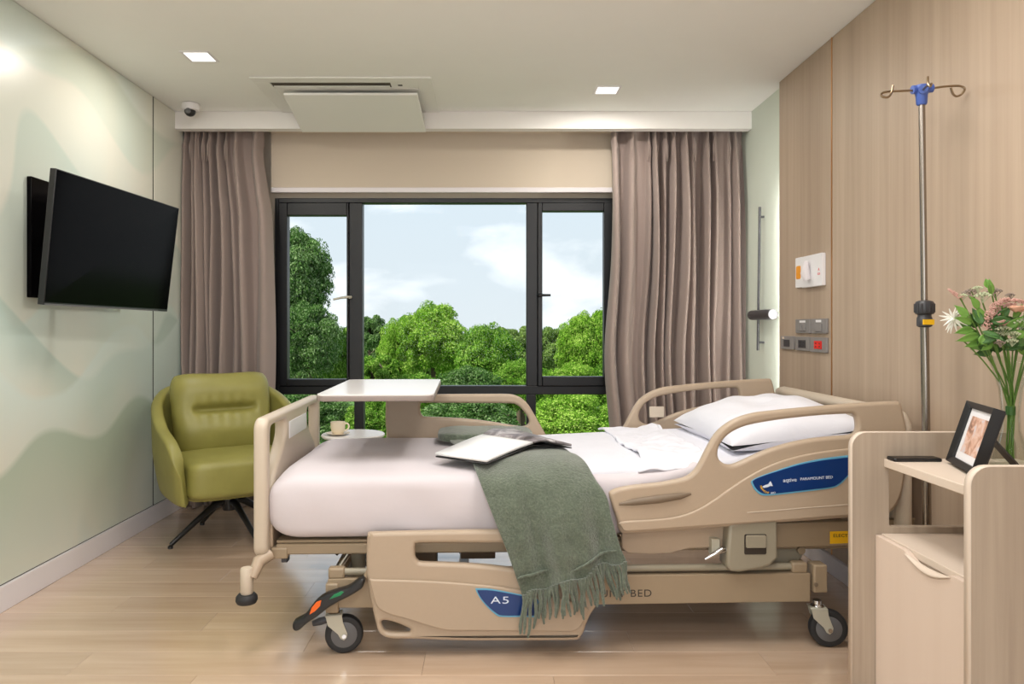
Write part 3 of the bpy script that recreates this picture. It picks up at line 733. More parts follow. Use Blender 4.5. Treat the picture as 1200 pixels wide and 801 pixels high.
# head-end lifting mechanism: cover box with release handle, arms, clamp
gz = [PB(x, y, -.06) for x, y in ((856,616),(862,613.5),(913,609.5),(914,655),(905,664),(893,668),(868,672),(858,671),(853,664))]
g = plate('gear_cover', M_greybeige, bed, gz, [], .085, .012, 'y', (0, -.005, 0), res=3)
v0 = -.0485
a = PB(873, 650, -.055); b2 = PB(899, 626, -.055)
plate('handle_shade', M_darkprint, g, rrect(a[0], b2[0], a[1], b2[1], .006), [], .002, .0006, 'y', (0, v0, 0), res=0)  # flat dark plate painted in as the shade of the handle recess
a2 = PB(874.5, 642, -.055); b3 = PB(898, 627, -.055)
plate('release_handle', M_greybeige, g, rrect(a2[0], b3[0], a2[1], b3[1], .005), [], .008, .002, 'y', (0, v0-.004, 0))
al = [PB(x, y, .05) for x, y in ((905,640),(944,640),(942,650),(933,664),(925,676),(880,676),(872,668),(896,667),(905,655))]
plate('link_arm', M_greybeige, bed, al, [], .02, .005, 'y', (0, .065, 0))
plate('link_arm', M_greybeige, bed, al, [], .02, .005, 'y', (0, .86, 0))
u, z = PB(938, 644, .05); MB().tube([(u, .04, z), (u, .08, z)], .015, 14).build('pivot_bolt', M_bedmetal, bed)
MB().tube([(PB(946,694,0)[0]+.018, -.034, PB(0,693,0)[1]), (PB(946,694,0)[0]+.018, -.029, PB(0,693,0)[1])], .008, 10).build('bolt', M_beddark, bed)
a = PB(826, 655, -.03); b2 = PB(846, 644, -.03)
MB().tube([(a[0], -.03, a[1]), ((a[0]+b2[0])/2, -.03, (a[1]+b2[1])/2), (b2[0], -.03, b2[1]), (b2[0]+.03, -.02, b2[1]-.002)], [.006,.009,.012,.010], 12).build('clamp_screw', M_chrome, bed)
bx('clamp_plate', M_fork, bed, PU(833,-.01), PU(843,-.01), -.02, .02, PB(0,658,0)[1], PB(0,638,0)[1], bevel=.003)
MB().lathe([(.03,-.008),(.033,0),(.03,.008)], 20, Matrix.Translation((PU(817,.04), .045, PB(0,641,.04)[1])) @ Matrix.Rotation(PI/2,4,'X')).build('pulley', M_greybeige, bed)
# drop socket for the infusion pole
bx('pole_socket', M_greybeige, bed, 1.455, 1.52, -.262, -.031, .398, .440, bevel=.008)

# ================================================================= BEDDING
def lift(u):
    d = u-.45
    return 0 if d < 0 else (d*d/.5*.5 if d < .25 else .0625+ (d-.25)*.5)*.26
def nz(p, s, a, seed=0): return a*(noise.noise(Vector((p.x*s+seed, p.y*s, p.z*s))))
ZT = .652
def mfn(p):
    p.z += lift(p.x); p.z += nz(p, 5, .006, 3); return p
t = MB().superbox(-.80, 1.52, .045, .955, .405, ZT-.012, e=.17, nu=70, nv=80, fn=mfn)
o = t.build('mattress', M_sheet, None, angle=180); o.parent = None
o.data.transform(Matrix.Translation((0,0,0)))
o.location = (0, Y0, 0); o.rotation_euler = (0,0,TH); tag(o, 'mattress in a smooth white fitted sheet under the duvet and pillow', 'mattress')
def dfn(p):
    d = p.x
    k = max(0, min(1, (d-.45)/.15))
    p.z += lift(p.x) if p.z > .5 else lift(p.x)*.4
    if p.z > .5: p.z += nz(p, 6, .005) + (nz(p, 14, .012, 9)*k)
    # plump near-foot side, tucked in at the bottom
    s = (p.z-.40)/.25
    if p.y < .3: p.y += .012*math.cos(p.x*7)*(1 if p.z < .6 else 0)
    return p
def duvet():
    # shell: closed cross-section profile swept along u, open thin at the head edge
    nu, nv = 90, 90
    def f(a, b):
        q = a
        u = -.835 + (.79+.835)*q
        # foot end rounding
        x = min(1, q/.085); rr = (1-(1-x)**2.6)**(1/2.6) if x < 1 else 1
        ps = 2*PI*b; e = .30
        P = lambda x: math.copysign(abs(x)**e, x)
        hv = .482; 
        zt, zb = ZT+.004, .393
        k = max(0, min(1, (u-.48)/.3))
        zb2 = zb + k*.10
        zc, hz = (zt+zb2)/2, (zt-zb2)/2
        v = .5 + hv*(1-.10*(1-rr))*P(math.cos(ps)); z = zc + hz*rr*P(math.sin(ps))
        p = Vector((u, v, z)); top = max(0, min(1, (z-zc)/hz))
        p.z += lift(u)*1.0
        p.z += top*(nz(p, 4.5, .010) + k*nz(p, 13, .016, 5))
        side = max(0, 1-abs((z-zc)/hz)); p.y += side*nz(p, 6, .02, 2)*(1 if v < .5 else -1)
        return p
    m = MB().grid(f, nu, nv, False, True)
    n0 = len(m.v); m.f.append(tuple(range(nv-1, -1, -1)))
    return m
o = duvet().build('duvet', M_duvet, None, angle=180, solid=None)
o.location = (0, Y0, 0); o.rotation_euler = (0,0,TH); tag(o, 'pale lilac-white duvet tucked over the foot half of the bed', 'duvet')
# turned-down linen band near the pillow
def band(a, b):
    u = .555+.30*a + .05*(1-a)*math.sin(b*3) ; v = -.0+.0+ (.03+.925*b)
    z = ZT+.018+lift(u) - .03*max(0, (.08-b)/.08)**2 - .012*max(0, (b-.94)/.06)
    p = Vector((u, v, z)); p.z += .012+nz(p, 8, .018, 11)+nz(p, 20, .010, 4)
    p.x += .02*math.sin(b*9)*(1-a)
    if a > .93: p.z -= .012
    return p
o = MB().grid(band, 40, 70).build('top_sheet', M_sheet, None, angle=180, solid=.010, sub=1)
o.location = (0, Y0, 0); o.rotation_euler = (0,0,TH); tag(o, 'crumpled white top sheet turned down between duvet and pillow', 'bed sheet')
# pillow: two puffed sheets meeting in a seam
def puff(hx, hy, th, n=46, ex=3.0, fn=None, lower=.75):
    m = MB()
    for sg in (1, -1):
        def f(a, b):
            x = math.sin((a-.5)*PI); y = math.sin((b-.5)*PI)
            e = max(0, (1-abs(x)**ex))**.55*max(0, (1-abs(y)**ex))**.55
            p = Vector((x*hx*(1-.07*(1-abs(y)**2)*abs(x)**6), y*hy*(1-.07*(1-abs(x)**2)*abs(y)**6), sg*th*e*(1 if sg > 0 else lower)))
            return fn(p, x, y, sg, e) if fn else p
        m.grid(f, n, n)
    return m
def pfn(p, x, y, sg, e):
    p.z += e*(nz(p, 7, .022, 4)+.006*math.sin(x*9+y*4)*(1-abs(x))); p.z += .010*(abs(x*y))**3*sg
    return p
o = puff(.285, .395, .120, fn=pfn, lower=.55).build('pillow', M_pillow, None, angle=180, weld=True)
pc = bedworld(1.225, .50, ZT+lift(1.19)+.024)
o.location = pc; o.rotation_euler = (0, -math.radians(7), TH); tag(o, 'plump white pillow at the head of the bed', 'pillow')
# wool throw: lies across the bed under the magazine and hangs over the near side
Lr = [(.90, ZT+.026, 519), (.72, ZT+.028, 521), (.5, ZT+.028, 533), (.3, ZT+.030, 545), (.12, ZT+.032, 553)]
Rr = [(.90, ZT+.026, 618), (.72, ZT+.028, 625), (.5, ZT+.028, 650), (.3, ZT+.032, 668), (.12, ZT+.036, 684)]
Lh = [(560,556,.0),(570,582,-.055),(580,607,-.080),(590,632,-.092),(599,656,-.096),(607,680,-.098),(613,700,-.098)]
Rh = [(698,557,.0),(711,580,-.055),(716,603,-.080),(720,620,-.092),(724,634,-.096),(728,645,-.098),(733,655,-.10)]
def path(top, hang):
    P = [Vector((PU(px, v), v, z)) for v, z, px in top]
    for px, py, v in hang: u, z = PB(px, py, v); P.append(Vector((u, v, z)))
    return [Vector(q) for q in catmull([tuple(p) for p in P], 6, closed=False)]
PL, PR = path(Lr, Lh), path(Rr, Rh); NP = len(PL)
def thr(a, b):
    f = b*(NP-1); i = min(NP-2, int(f)); k = f-i
    l = PL[i].lerp(PL[i+1], k); r = PR[i].lerp(PR[i+1], k); p = l.lerp(r, a)
    hang = max(0, min(1, (b-.45)/.3))
    p.y -= hang*(.020*math.sin(a*10+b*3)+.010*math.sin(a*23+b*5)) + .004*hang
    p.z += (1-hang)*(.006*math.sin(a*7+b*9)+nz(p, 9, .008)) - hang*.012*math.sin(a*PI)*0
    p.y += nz(p, 20, .006)*hang
    if b > .9: p.z += .012*math.sin(a*19)*(b-.9)/.1
    return p
tw = thing('wool_throw', 'grey-green fringed wool throw hanging over the near side of the bed', 'blanket', (0, Y0, 0), TH)
MB().grid(thr, 46, 90).build('cloth', M_wool, tw, angle=180, solid=.010, sub=1)
# selvedge ridges
def ridge(a0, a1, b0, b1):
    MB().tube([thr(a0+(a1-a0)*k/8, b0+(b1-b0)*k/8)+Vector((0,-.007,0)) for k in range(9)], [.002,.005,.005,.006,.005,.005,.005,.004,.002], 8).build('woven_ridge', M_wool, tw)
ridge(.52, .96, .93, .885); ridge(.0, .30, .895, .905)
for k in range(34):
    a = (k+.5+random.uniform(-.25,.25))/34; p0 = thr(a, .985); ln = random.uniform(.10, .14)*(1.0 if a > .12 else 1.25)
    dx = (a-.35)*.05+random.uniform(-.012,.012); dy = random.uniform(-.02, .012)
    pts = [p0+Vector((dx*q+.004*math.sin(q*6+k), dy*q-.004, -ln*q)) for q in (0, .2, .4, .6, .8, 1)]
    MB().tube(pts, [.0075,.0065,.0065,.006,.006,.0035], 7).build('tassel', M_wool, tw)
# folded far end of the throw
def ffn(p): p.z += nz(p, 11, .008); return p
MB().superbox(PU(514,.80), PU(622,.80), .60, .90, ZT+.012, ZT+.062, e=.38, nu=30, nv=30, fn=ffn).build('folded_end', M_wool, tw, angle=180)
# open magazine on the throw
def toL(x, y, z): d = Vector((x, y-Y0)); return Vector((d.x*cT+d.y*sT, -d.x*sT+d.y*cT, z))
zb = ZT+.050
Lc, Fc, Rc, Nc = toL(-.215,2.83,zb-.008), toL(-.035,3.19,zb+.012), toL(.175,3.00,zb+.008), toL(-.015,2.70,zb-.012)
F2, R2c = toL(.09,3.40,zb+.010), toL(.335,3.00,zb-.002)
mg = thing('magazine', 'open magazine lying on the green throw, white page up', 'magazine', (0, Y0, 0), TH)
def quadpatch(A, B, Cc, D, bulge, z0, z1, name, mat, lab=None):
    # A-B outer edge, D-C spine side
    f = lambda zz: (lambda a, b: (A.lerp(D, a)).lerp(B.lerp(Cc, a), b)+Vector((0, 0, zz+bulge*math.sin(PI*min(1, a**1.6))*1.0)))
    top = MB().grid(f(z1), 14, 4); m = MB(); m.add(top.v, top.f)
    o = m.build(name, mat, mg, angle=180, solid=z1-z0)
    if lab: o['label'] = lab
    return o
quadpatch(Lc, Nc, Rc, Fc, .003, 0, .010, 'left_pages', material('paper', rough=.7, build=fine(3,.03,.02,lin(232,233,234))), 'blank white page')
def magpage(t, b):
    v = t.obj(); n = t.noise(v, 9, 3, .6, 1.2)
    t.set(b, 'Base Color', t.ramp(n, [(.35, lin(70,64,66)), (.5, lin(128,120,122)), (.62, lin(190,184,184))]))
quadpatch(F2, R2c, Rc, Fc, .014, 0, .010, 'right_pages', material('printed page', rough=.4, build=magpage), 'printed grey page')
o = MB().add([tuple(x+Vector((0,0,-.004))) for x in (Lc, Nc, Rc, Fc, R2c, F2)], [(0,1,2,3),(3,2,4,5)]).build('cover', M_blackplastic, mg, solid=.004)

# ================================================================= INFUSION POLE
PY = 2.50
pv = Vector(((1087-575)*PY/850, PY, 0))
ptop = Vector(((1080.5-575)*PY/850, PY, 0))
iv = thing('infusion_pole', 'steel infusion pole with blue hub and four wire hooks beside the bed head', 'infusion stand', (pv.x, pv.y, 0))
def pz(py): return H_CAM-(py-384)*PY/850
def pxo(z): return (ptop.x-pv.x)*(z-.4)/(1.9-.4)
MB().tube([(pxo(.40), 0, .40), (pxo(pz(372)), 0, pz(372))], .0135, 16).build('lower_tube', M_pole, iv)
MB().tube([(pxo(pz(372)), 0, pz(372)), (pxo(pz(112)), 0, pz(112))], .0105, 16).build('upper_tube', M_pole, iv)
zk = pz(368)
k = MB().lathe([(.017,-.045),(.024,-.04),(.024,-.012),(.021,-.008),(.021,-.002),(.029,.002),(.031,.012),(.031,.034),(.026,.044),(.014,.048)], 24, Matrix.Translation((pxo(zk), 0, zk))).build('clamp_knob', M_switchdark, iv)
bx('sticker', M_yellow, k, pxo(zk)-.017, pxo(zk)+.019, -.0252, -.018, zk-.036, zk-.018)
for j in range(16):
    a = 2*PI*j/16; MB().tube([(pxo(zk)+.030*math.cos(a), .030*math.sin(a), zk+.006), (pxo(zk)+.030*math.cos(a), .030*math.sin(a), zk+.036)], .003, 6).build('knob_rib', M_switchdark, k)
zh = pz(108); xo = pxo(zh)
h = MB().lathe([(.013,-.045),(.017,-.04),(.019,-.01),(.024,.002),(.027,.012),(.024,.022),(.008,.026)], 24, Matrix.Translation((xo, 0, zh))).build('hub', M_bluehub, iv)
MB().tube([(xo-.032,0,zh+.008),(xo+.036,0,zh+.014)], .015, 12).build('hub_sleeve', M_bluehub, iv)
MB().tube([(xo+.012,.03,zh+.02),(xo-.012,-.03,zh+.002)], .015, 12).build('hub_sleeve', M_bluehub, iv)
def hook(pts, r=.0038): MB().tube(catmull([tuple(Vector((xo,0,zh))+Vector(p)) for p in pts], 6, closed=False), r, 8).build('hook', M_hook, iv)
s = 2.62/850
hook([(-.03,0,.006),(-.075*1,0,.004),(-.115,.0,.002),(-.137,.0,-.004),(-.142,-.01,-.018),(-.125,-.015,-.022),(-.112,-.012,-.008),(-.104,-.01,.020)])
hook([(.034,0,.013),(.075,0,.019),(.115,0,.022),(.137,0,.020),(.148,0,.010),(.143,.01,-.004),(.128,.012,-.010),(.114,.01,-.002),(.106,.008,.018)])
hook([(-.012,-.03,.0),(-.035,-.09,-.008),(-.052,-.14,-.018),(-.062,-.15,-.030),(-.066,-.145,-.018),(-.060,-.135,.006)])
hook([(.012,.03,.02),(.035,.09,.032),(.052,.14,.046),(.064,.15,.046),(.074,.14,.032),(.073,.13,.022)])
# ================================================================= ARMCHAIR
ch = thing('armchair', 'olive green leather tub armchair on a black four-star base', 'armchair', (-1.50, 4.16, 0), math.radians(34))
half = [(-.315,-.335,.40,.9),(-.335,-.315,.53,.9),(-.35,-.22,.61,.9),(-.362,-.08,.655,.88),(-.362,.06,.73,.88),(-.34,.17,.79,.88),(-.27,.27,.845,.88),(-.14,.325,.86,.88),(0,.34,.865,.88)]
fullp = half + [(-x, y, z, k) for x, y, z, k in reversed(half[:-1])]
cp = catmull(fullp, 4, closed=False)
def shell(a, b):
    f = a*(len(cp)-1); i = min(len(cp)-2, int(f)); k = f-i
    x, y, zt, sc = [cp[i][j]*(1-k)+cp[i+1][j]*k for j in range(4)]
    zb = .275; z = zb+(zt-zb)*b
    s = sc+(1-sc)*min(1, ((z-zb)/.22))**.7 if z < .5 else 1+.02*math.sin((z-.5)*4)
    back = max(0, y)/.34
    return Vector((x*s, y*s + back*.055*max(0, z-.45)/.45, z))
sh = MB().grid(shell, 60, 14).build('shell', M_leather, ch, angle=180, solid=.062, sub=2)
sh.modifiers['s'].offset = 0; sh.modifiers['s'].thickness = .062
bt = MB().superbox(-.27, .27, -.27, .22, .262, .30, e=.4, nu=24, nv=32).build('bottom', M_leather, ch, angle=180)
def seatf(p):
    if p.z > .40: p.z += .012*math.cos(p.x*5)*math.cos((p.y+.05)*4)
    return p
MB().superbox(-.292, .292, -.365, .16, .285, .495, e=.30, nu=36, nv=48, fn=seatf).build('seat_cushion', M_leather, ch, angle=180)
def cushf(p, x, y, sg, e):
    # sheet axes: x width, y height; bulge along z becomes the depth
    d = p.z; z = y
    if sg > 0:
        groove = math.exp(-((z-.06)/.085)**2)*max(0, 1-(abs(x)/.62)**8)
        d -= groove*.050
        d += .007*math.sin(x*30)*math.exp(-((z-.02)/.26)**2)*max(0, 1-abs(x))*(1-groove)
        d += .016*math.exp(-((z-.50)/.28)**2)*(1-abs(x)**4) + .020*math.exp(-((z+.40)/.26)**2)*(1-abs(x)**4)
    w = (1-.09*max(0, -z))*(1-.15*abs(y)**5)
    q = Vector((p.x*w, -d, p.y*(1-.10*abs(x)**5))); return Matrix.Rotation(math.radians(-13), 4, 'X') @ q + Vector((0, .160, .690))
puff(.300, .250, .090, n=80, ex=5.0, fn=cushf, lower=.9).build('back_cushion', M_leather, ch, angle=180, weld=True)
MB().lathe([(.10,.235),(.10,.262)], 24).build('mounting_plate', M_blackplastic, ch)
MB().lathe([(.035,.15),(.04,.18),(.05,.235)], 20).build('hub', M_blackplastic, ch)
for k in range(4):
    a = math.radians(45+90*k-34+2)
    d = Vector((math.cos(a), math.sin(a), 0))
    p = [d*.02+Vector((0,0,.205)), d*.08+Vector((0,0,.195)), d*.20+Vector((0,0,.115)), d*.335+Vector((0,0,.018))]
    l = MB().tube(p, [.020,.021,.016,.012], 10).build('leg', M_blackplastic, ch)
    MB().lathe([(.014,0),(.014,.014)], 12, Matrix.Translation(d*.335)).build('glide', M_blackplastic, l)

# ================================================================= OVERBED TABLE
ob = thing('overbed_table', 'white-topped overbed table standing across the foot of the bed', 'table', (0, Y0, 0), TH)
ztop = .932
uL, uR = -.675, -.215
plate('table_top', M_tabletop, ob, rrect(uL+.002, uR-.002, .152, .983, .033), [], .006, .001, 'z', (0, 0, ztop-.003))
plate('edge_band', M_tableedge, ob, rrect(uL, uR, .15, .985, .035), [], .022, .004, 'z', (0, 0, ztop-.0165))
uc = PU(461.5, 1.12)
bx('column', M_bedlight, ob, uc-.035, uc+.035, 1.075, 1.145, .08, .885, bevel=.008)
bx('support_arm', M_bedmetal, ob, uc-.03, uc+.03, .35, 1.13, .885, .9045, bevel=.002)
bx('base_bar', M_bedmetal, ob, -.60, -.08, 1.08, 1.14, .05, .085, bevel=.006)
for u in (-.36, -.10):
    l = bx('foot', M_bedmetal, ob, u-.02, u+.02, .30, 1.08, .055, .08, bevel=.004)
for u, v in ((-.36,.32),(-.10,.32),(-.58,1.11),(-.10,1.11)):
    MB().tube([(u, v-.01, .0265),(u, v+.01, .0265)], .026, 16).build('caster', M_tyre, ob)
    bx('caster_fork', M_blackplastic, ob, u-.012, u+.012, v-.008, v+.008, .045, .056)

# ================================================================= SIDE TABLE AND CUP
sx_, sy_ = (414-575)/850*4.18, 4.18
zs = .582
st = thing('side_table', 'small round white side table between the bed and the window', 'table', (sx_, sy_, 0))
MB().lathe([(.001,zs-.018),(.175,zs-.018),(.18,zs-.012),(.18,zs-.004),(.175,zs),(.001,zs)], 48).build('table_top', M_tabletop, st)
MB().tube([(0,0,.02),(0,0,zs-.018)], .016, 16).build('stem', M_white, st)
MB().lathe([(.14,0),(.14,.008),(.03,.018),(.018,.024)], 40).build('base', M_white, st)
cy_ = 4.12; cx_ = (396-575)/850*cy_
sc_ = tag(MB().lathe([(.025,0),(.05,.006),(.066,.012),(.067,.014),(.05,.009),(.02,.004),(.001,.004)], 36).build('saucer', M_cup, None, loc=None), 'cream saucer under the cup on the round side table', 'saucer')
sc_.location = (cx_, cy_, zs+.0003)
cu_ = thing('cup', 'cream ceramic cup with a looped handle on its saucer', 'cup', (cx_, cy_, zs+.0048))
MB().lathe([(.024,0),(.028,.002),(.036,.014),(.041,.040),(.042,.070),(.0385,.070),(.037,.04),(.032,.014),(.001,.010)], 36).build('bowl', M_cup, cu_)
MB().tube(catmull([(.040,0,.058),(.052,0,.062),(.062,0,.050),(.060,0,.034),(.048,0,.024),(.038,0,.024)], 4, closed=False), .0045, 8).build('handle', M_cup, cu_)
MB().lathe([(.001,.056),(.0375,.056)], 30, cap=False).build('coffee', material('coffee', lin(70,40,22), .2), cu_)

# ================================================================= BEDSIDE CABINET
cb = thing('bedside_cabinet', 'pale oak bedside cabinet with rounded side panels and an open shelf', 'cabinet', (1.10, 1.66, 0))
ya, yb = .0, .57          # near, far
XB = 1.60-1.10
def side_panel(y0, hole):
    out = [(0,.02),(XB,.02)] + [(XB-.045+.045*math.cos(a), .872-.045+.045*math.sin(a)) for a in [math.radians(q) for q in range(0,91,15)]] + [(.045-.045*math.sin(a), .872-.045+.045*math.cos(a)) for a in [math.radians(q) for q in range(0,91,15)]]
    hl = [rrect(.112, XB-.06, .585, .765, .012)] if hole else []
    return out, hl
for y in (ya+.0125, yb-.0125):
    out, hl = side_panel(y, True)
    s_ = plate('side_panel', M_cab, cb, out, hl if y > .3 else [], .024, .0015, 'y', (0, y, 0), res=1)
    # pale edge banding along the front and top
    rim = out[2:]
    prof = [(0,.02)] + list(reversed(out[9:])) + list(reversed(out[2:9])) + [(XB,.02)]
    e = MB(); P = [(0,.02)] + list(reversed(out[9:])) + list(reversed(out[2:9]))
    vs = []; 
    for x, z in P: vs += [(x, y-.0122), (x, y+.0122)]
    cxm, czm = XB/2, .45
    vv = []
    for x, z in P:
        d = Vector((x-XB/2, 0, z-.70 if z > .7 else 0)); d.normalize()
        vv += [(x+d.x*.0012, y-.0121, z+d.z*.0012), (x+d.x*.0012, y+.0121, z+d.z*.0012)]
    e.add(vv, [(2*i, 2*i+1, 2*i+3, 2*i+2) for i in range(len(P)-1)])
    e.build('edge_band', M_cabedge, s_, angle=60, solid=.001)
bx('shelf', M_cabedge, cb, .095, XB-.002, ya+.0255, yb-.0255, .768, .793, bevel=.002)
bx('body_top', M_cabedge, cb, .088, XB-.002, ya+.0255, yb-.0255, .545, .566, bevel=.0015)
bx('body', M_cab, cb, .090, XB-.002, ya+.0255, yb-.0255, .06, .5445)
bx('plinth', M_darkgap, cb, .11, XB-.03, ya+.03, yb-.03, .0, .0598)
# door with a curved finger pull cut at the top
cut = [(yb-.0275, .562), (yb-.0275, .075), (ya+.0275, .075), (ya+.0275, .562)]
mid = (ya+yb)/2
arc = [(mid-.105+.21*k/12, .562-.030*math.sin(PI*k/12)) for k in range(13)]
plate('door', M_door, cb, cut+arc, [], .018, .001, 'x', (.078, 0, 0), res=1)
pull = MB().grid(lambda a, b: Vector((.074-.010*math.sin(b*PI*.5), mid-.100+.20*a, .556-.026*math.sin(PI*a)*(.35+.65*b)+.0)), 16, 5)
pull.build('finger_pull', M_cabedge, cb, solid=.002)
MB().tube([(0.0,0,0)]*2, .001) if False else None
# phone on the shelf
z0 = .7935
ph = thing('phone', 'flat black phone lying on the cabinet shelf', 'phone', (1.268, 2.172, z0))
plate('body', M_blackplastic, ph, rrect(-.072,.072,-.024,.024,.008), [], .009, .003, 'z', (0,0,.0047))
plate('screen', M_screen, ph, rrect(-.069,.069,-.021,.021,.006), [], .0008, .0, 'z', (0,0,.0096), res=0)
# photo frame
A = Vector((1.348, 2.130)); B = Vector((1.285, 1.925))
c2 = (A+B)/2; dirw = (B-A).normalized()       # along the width (picture left to right seen from the room side)
xw = Vector((dirw.x, dirw.y, 0)); nrm = Vector((0,0,1)).cross(xw); nrm = -nrm if nrm.x > 0 else nrm
tilt = math.radians(17)
zw = (Vector((0,0,1))*math.cos(tilt) - nrm*math.sin(tilt)).normalized(); nn = xw.cross(zw); nn = -nn if nn.dot(nrm) < 0 else nn
if xw.cross(zw).dot(nn) < 0: pass
M = Matrix.Identity(4)
for i in range(3): M[i][0], M[i][1], M[i][2] = xw[i], -nn[i], zw[i]
pf = thing('photo_frame', 'black photo frame with a white mount leaning on its easel on the cabinet shelf', 'photo frame', (c2.x, c2.y, z0+.0055))
wd, hh = .215, .185
def fbar(pts_o, pts_i):
    m = MB(); vs = []
    for (x, z), d in [(p, -.012) for p in pts_o]+[(p, -.002) for p in pts_i]+[(p, .018) for p in pts_o]+[(p, .018) for p in pts_i]:
        vs.append(M @ Vector((x, d, z)))
    m.add(vs, [(0,1,3,2),(4,6,7,5),(0,4,5,1),(2,3,7,6),(0,2,6,4),(1,5,7,3)]); return m
o4 = [(-wd/2,0),(wd/2,0),(wd/2,hh),(-wd/2,hh)]; b_ = .018; i4 = [(-wd/2+b_,b_),(wd/2-b_,b_),(wd/2-b_,hh-b_),(-wd/2+b_,hh-b_)]
for k in range(4): fbar([o4[k], o4[(k+1)%4]], [i4[k], i4[(k+1)%4]]).build('frame_bar', M_blackplastic, pf, smooth=False, bevel=.0012)
bx('mount', M_white, pf, -wd/2+b_, wd/2-b_, .004, .0055, b_, hh-b_, M=M)
def photob(t, b):
    v = t.obj(); n = t.noise(v, 26, 3, .5, .8); n2 = t.noise(t.mapping(v, (1,1,1), (3,1,2)), 17, 2, .5)
    c = t.ramp(n, [(.34, lin(122,84,66)), (.46, lin(206,154,128)), (.56, lin(232,200,184)), (.66, lin(214,214,226))])
    t.set(b, 'Base Color', t.mix(t.math('MULTIPLY', n2, .5), c, lin(196,160,140)))
bx('photograph', material('photo print', rough=.35, build=photob), pf, -wd/2+b_+.024, wd/2-b_-.024, .0034, .0039, b_+.022, hh-b_-.020, M=M)
bx('back_board', M_darkprint, pf, -wd/2+.004, wd/2-.004, .0182, .021, .004, hh-.004, M=M)
top = M @ Vector((0.02,.021,hh*.62)); ft = Vector((top.x-nrm.x*.085, top.y-nrm.y*.085, .0005-.0055+.0055))
sd_ = Vector((xw.x, xw.y, 0))*.036
MB().add([top-sd_, top+sd_, ft+sd_*1.25, ft-sd_*1.25], [(0,1,2,3)]).build('easel', M_darkprint, pf, smooth=False, solid=.004)

# ================================================================= VASE AND FLOWERS
vx, vy = 1.505, 2.10
vs_ = thing('vase', 'tall clear glass vase flaring at rim and foot, holding the bouquet', 'vase', (vx, vy, z0))
MB().lathe([(.001,.0),(.052,.0),(.055,.004),(.054,.012),(.040,.05),(.026,.10),(.0235,.15),(.030,.22),(.046,.28),(.058,.315),(.0555,.315),(.0435,.28),(.0275,.22),(.0205,.15),(.0225,.10),(.036,.05),(.046,.014),(.001,.010)], 40).build('glass', M_vase, vs_)
bq = thing('bouquet', 'loose bouquet of green sprigs, pink blooms and white flowers in the glass vase', 'flowers', (vx, vy, z0))
M_stem = material('stem green', lin(92,124,52), .5)
M_leafg = material('bouquet leaf', rough=.45, build=fine(30, .35, .1, lin(112,158,70)))
M_leafd = material('bouquet dark leaf', rough=.5, build=fine(30, .35, .1, lin(60,100,44)))
M_pink = material('dusty pink petal', rough=.6, build=fine(60, .15, .1, lin(206,164,152)))
M_peach = material('peach petal', rough=.6, build=fine(60, .15, .1, lin(224,176,150)))
M_umbel = material('pale green blossom', rough=.7, build=fine(90, .3, .1, lin(176,184,150)))
M_umbelp = material('mauve green blossom', rough=.7, build=fine(90, .3, .1, lin(142,128,116)))
M_whitef = material('white petal', lin(238,236,228), .6)
def Q(px, py, d=0.0):   # bouquet point measured in the photo, at the vase's depth plus d
    p = W(px, py, vy+d); return Vector((p.x-vx, d, p.z-z0))
neck = Vector((0, 0, .19))
def stem(tip, r=.0022, bend=.0):
    b0 = Vector((random.uniform(-.012,.012), random.uniform(-.012,.012), .02)); nk = neck+Vector((random.uniform(-.010,.010), random.uniform(-.010,.010), random.uniform(-.05,.02)))
    m2 = nk.lerp(tip, .5)+Vector((0,0,.02+bend))
    MB().tube(catmull([tuple(b0), tuple(nk), tuple(m2), tuple(tip)], 6, closed=False), r, 6).build('stem', M_stem, bq)
def leaf(p, d, ln, wdt, mat, up=Vector((0,0,1))):
    d = Vector(d).normalized(); s_ = d.cross(Vector((random.uniform(-.4,.4), -1, random.uniform(-.2,.5)))).normalized(); n_ = s_.cross(d)
    def f(a, b):
        w2 = wdt*math.sin(PI*min(1, a**.75))*(b-.5)
        return Vector(p)+d*ln*a+s_*w2*2+n_*(-.25*ln*a*a+abs(b-.5)*wdt*.6)
    MB().grid(f, 9, 5).build('leaf', mat, bq, angle=180, solid=.0006)
def umbel(p, r, mat, n=26):
    m = MB(); 
    for k in range(n):
        a = k*2.4; rr = r*math.sqrt((k+.5)/n); q = Vector(p)+Vector((rr*math.cos(a), rr*math.sin(a), (1-(rr/r)**2)*r*.45))
        m.ball(q, r*.15*random.uniform(.8,1.25), 4)
        if k % 3 == 0: m.tube([Vector(p)-Vector((0,0,r*.9)), q], .0006, 4)
    m.build('blossom_cluster', mat, bq)
def rose(p, r, mat):
    m = MB()
    for k in range(14):
        a = k*2.4; R_ = r*(.25+.75*k/14); op = .15+.75*k/14
        def f(s1, t1):
            th = a+(s1-.5)*1.9; rad = R_*(.35+.65*t1**.8)*(.55+.45*op); hgt = R_*(-.3+1.1*t1*(1.15-op*.8))+.002*math.sin(s1*9)
            return Vector(p)+Vector((rad*math.cos(th), rad*math.sin(th), hgt))
        m.grid(f, 7, 5)
    m.build('bloom', mat, bq, angle=180, solid=.0006)
tips = [(1123,345,.0),(1137,338,.02),(1160,334,-.02),(1166,344,.03),(1150,350,0),(1174,358,-.03),(1190,352,.0),(1202,360,.02),(1212,372,-.02),(1196,378,.03),(1178,382,-.04),(1120,372,.01),(1140,366,-.02),(1128,398,-.01),(1158,392,.02),(1222,362,0),(1205,398,.01)]
for x, y, d in tips: stem(Q(x, y, d))
